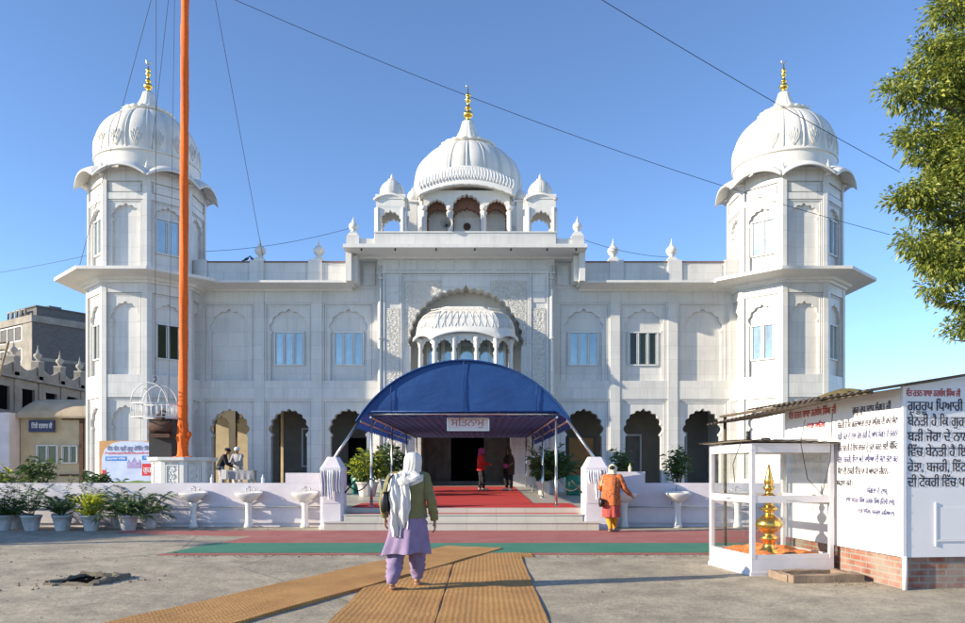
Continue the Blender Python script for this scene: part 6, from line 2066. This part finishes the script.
# -- visitor wrapped in a brown shawl
J4 = dict(armL=((-.17, 0, 1.31), (-.21, .05, 1.06), (-.08, .18, .92)), armR=((.17, 0, 1.31), (.21, .05, 1.06), (.08, .18, .92)), legL=((-.08, 0, .84), (-.12, .05, .46), (-.15, .06, .085)), legR=((.08, 0, .84), (.12, .0, .46), (.14, -.08, .085)), ftL=(-.3, 1), ftR=(.3, 1), curl=.8)
def s_shawl(b):
    loft(b, [(.60, .03, 0, .26, .19, 1.4), (.62, .03, 0, .265, .195, 1.3), (.80, .02, 0, .265, .19), (1.0, 0, 0, .255, .18), (1.18, 0, 0, .245, .16), (1.30, 0, 0, .21, .135), (1.37, 0, 0, .14, .115), (1.42, 0, .0, .11, .11), (1.50, 0, .015, .108, .125), (1.58, 0, .02, .10, .118), (1.635, 0, .02, .055, .065), (1.648, 0, .02, .01, .012)], 56, .03, 6, math.radians(112), math.radians(428))
person('visitor wrapped head to hip in a dark brown shawl', (1.70, 28.4, tz(28.4) + .015), 2.55, .965, J4, [
    ('trousers', 'blackcloth', g_trousers(J4, .95, .06)), ('shirt', 'blackcloth', lambda b: loft(b, [(.72, 0, 0, .2, .14), (.95, 0, 0, .19, .14), (1.15, 0, 0, .19, .14), (1.3, 0, 0, .17, .10), (1.38, 0, 0, .08, .07)], 32)), ('shawl', 'brownshawl', s_shawl), ('shoes', 'shoe', g_shoes(J4)), ('hair', 'hair', lambda b: b.ball((0, .0, 1.555), (.08, .088, .088), 14))], vox=.011)
b = MB(M['pinkscarf']); b.box(-.08, .08, -.03, .03, 0, .14, .012); b.box(-.07, .07, -.034, -.028, .07, .13)
q = b.build('purse', None, 'small pink purse held by the visitor in the brown shawl', 'purse'); q.location = (1.58, 28.17, tz(28.4) + .86)

# -- two men at a cloth covered table in the left arch
J5 = dict(armL=((-.18, 0, 1.31), (-.20, .16, 1.10), (-.12, .40, 1.05)), armR=((.18, 0, 1.31), (.20, .18, 1.10), (.10, .42, 1.05)), legL=((-.09, 0, .84), (-.10, .03, .46), (-.11, -.04, .085)), legR=((.09, 0, .84), (.10, .10, .46), (.12, .08, .085)), curl=.7)
person('man in a dark jacket and pale trousers bending over the table', (-9.42, 29.4, tz(29.4)), -1.35, 1.0, J5, [
    ('trousers', 'greycloth', g_trousers(J5, .95, .06)), ('jacket', 'blackcloth', both(r_jacket, g_sleeves(J5))), ('turban', 'blackcloth', lambda b: b.ball((0, .01, 1.585), (.108, .125, .085), 16)), ('shoes', 'shoe', g_shoes(J5))], lean=.38, vox=.011)
person('man in a white turban and grey wrap behind the table', (-8.95, 30.1, tz(30)), 2.9, 1.0, J5, [
    ('trousers', 'towel', g_trousers(J5, .95, .06)), ('wrap', 'greycloth', both(r_jacket, g_sleeves(J5))), ('turban', 'towel', lambda b: b.ball((0, .01, 1.585), (.112, .128, .088), 16)), ('shoes', 'shoe', g_shoes(J5))], lean=.12, vox=.011)
tb = thing('folding_table', 'small table draped with grey cloth under the left arch', 'table', (-8.6, 29.3, tz(29.3)))
b = MB(M['bamboo']); b.box(-.55, .55, -.3, .3, .70, .73); b.build('table_top', tb)
for x in (-.5, .5):
    for y in (-.25, .25):
        l_ = MB(M['bamboo']); l_.box(x - .025, x + .025, y - .025, y + .025, 0, .70); l_.build('leg', tb)
b = MB(M['greycloth'])
b.box(-.57, .57, -.32, .32, .732, .74)
b.sheet(lambda u, v: (-.57 + 1.14 * u, -.325 - .012 * math.sin(u * 30) * v, .74 - .34 * v), 50, 4)
b.build('table_cover', tb)
b = MB(M['paint']); b.box(-.1, .1, -.015, .015, 0, .36); b.box(-.03, .03, -.018, -.015, .22, .3)
q = b.build('notice_card', None, 'white notice card leaning at the table corner', 'card'); q.location = (-9.12, 28.9, tz(29) + .42)
# fix pigeons on the parapet
for x, y, z, r_, lb in ((-9.55, 33.05, 10.415, .4, 'dark pigeon perched left on the wing parapet coping'), (-9.28, 33.05, 10.415, 2.6, 'dark pigeon perched nearest the urn on the wing parapet'), (15.6, 31.5, 13.62, 1.0, 'dark bird perched on the curved eave of the right tower')):
    b = MB(M['pigeon'])
    st_ = [(-.20, .02, .012), (-.12, .05, .03), (-.05, .10, .06), (.02, .13, .07), (.08, .165, .055), (.105, .21, .035), (.12, .245, .036), (.145, .255, .03), (.165, .25, .010), (.19, .245, .003)]
    b.rings([[(cx, r * math.cos(a), cz + r * math.sin(a)) for a in [2 * PI * i / 12 for i in range(12)]] for cx, cz, r in st_], True, True, True)
    q = b.build('pigeon', None, lb, 'bird', 'birds on the roof'); q.location = (x, y, z); q.rotation_euler = (0, 0, r_)
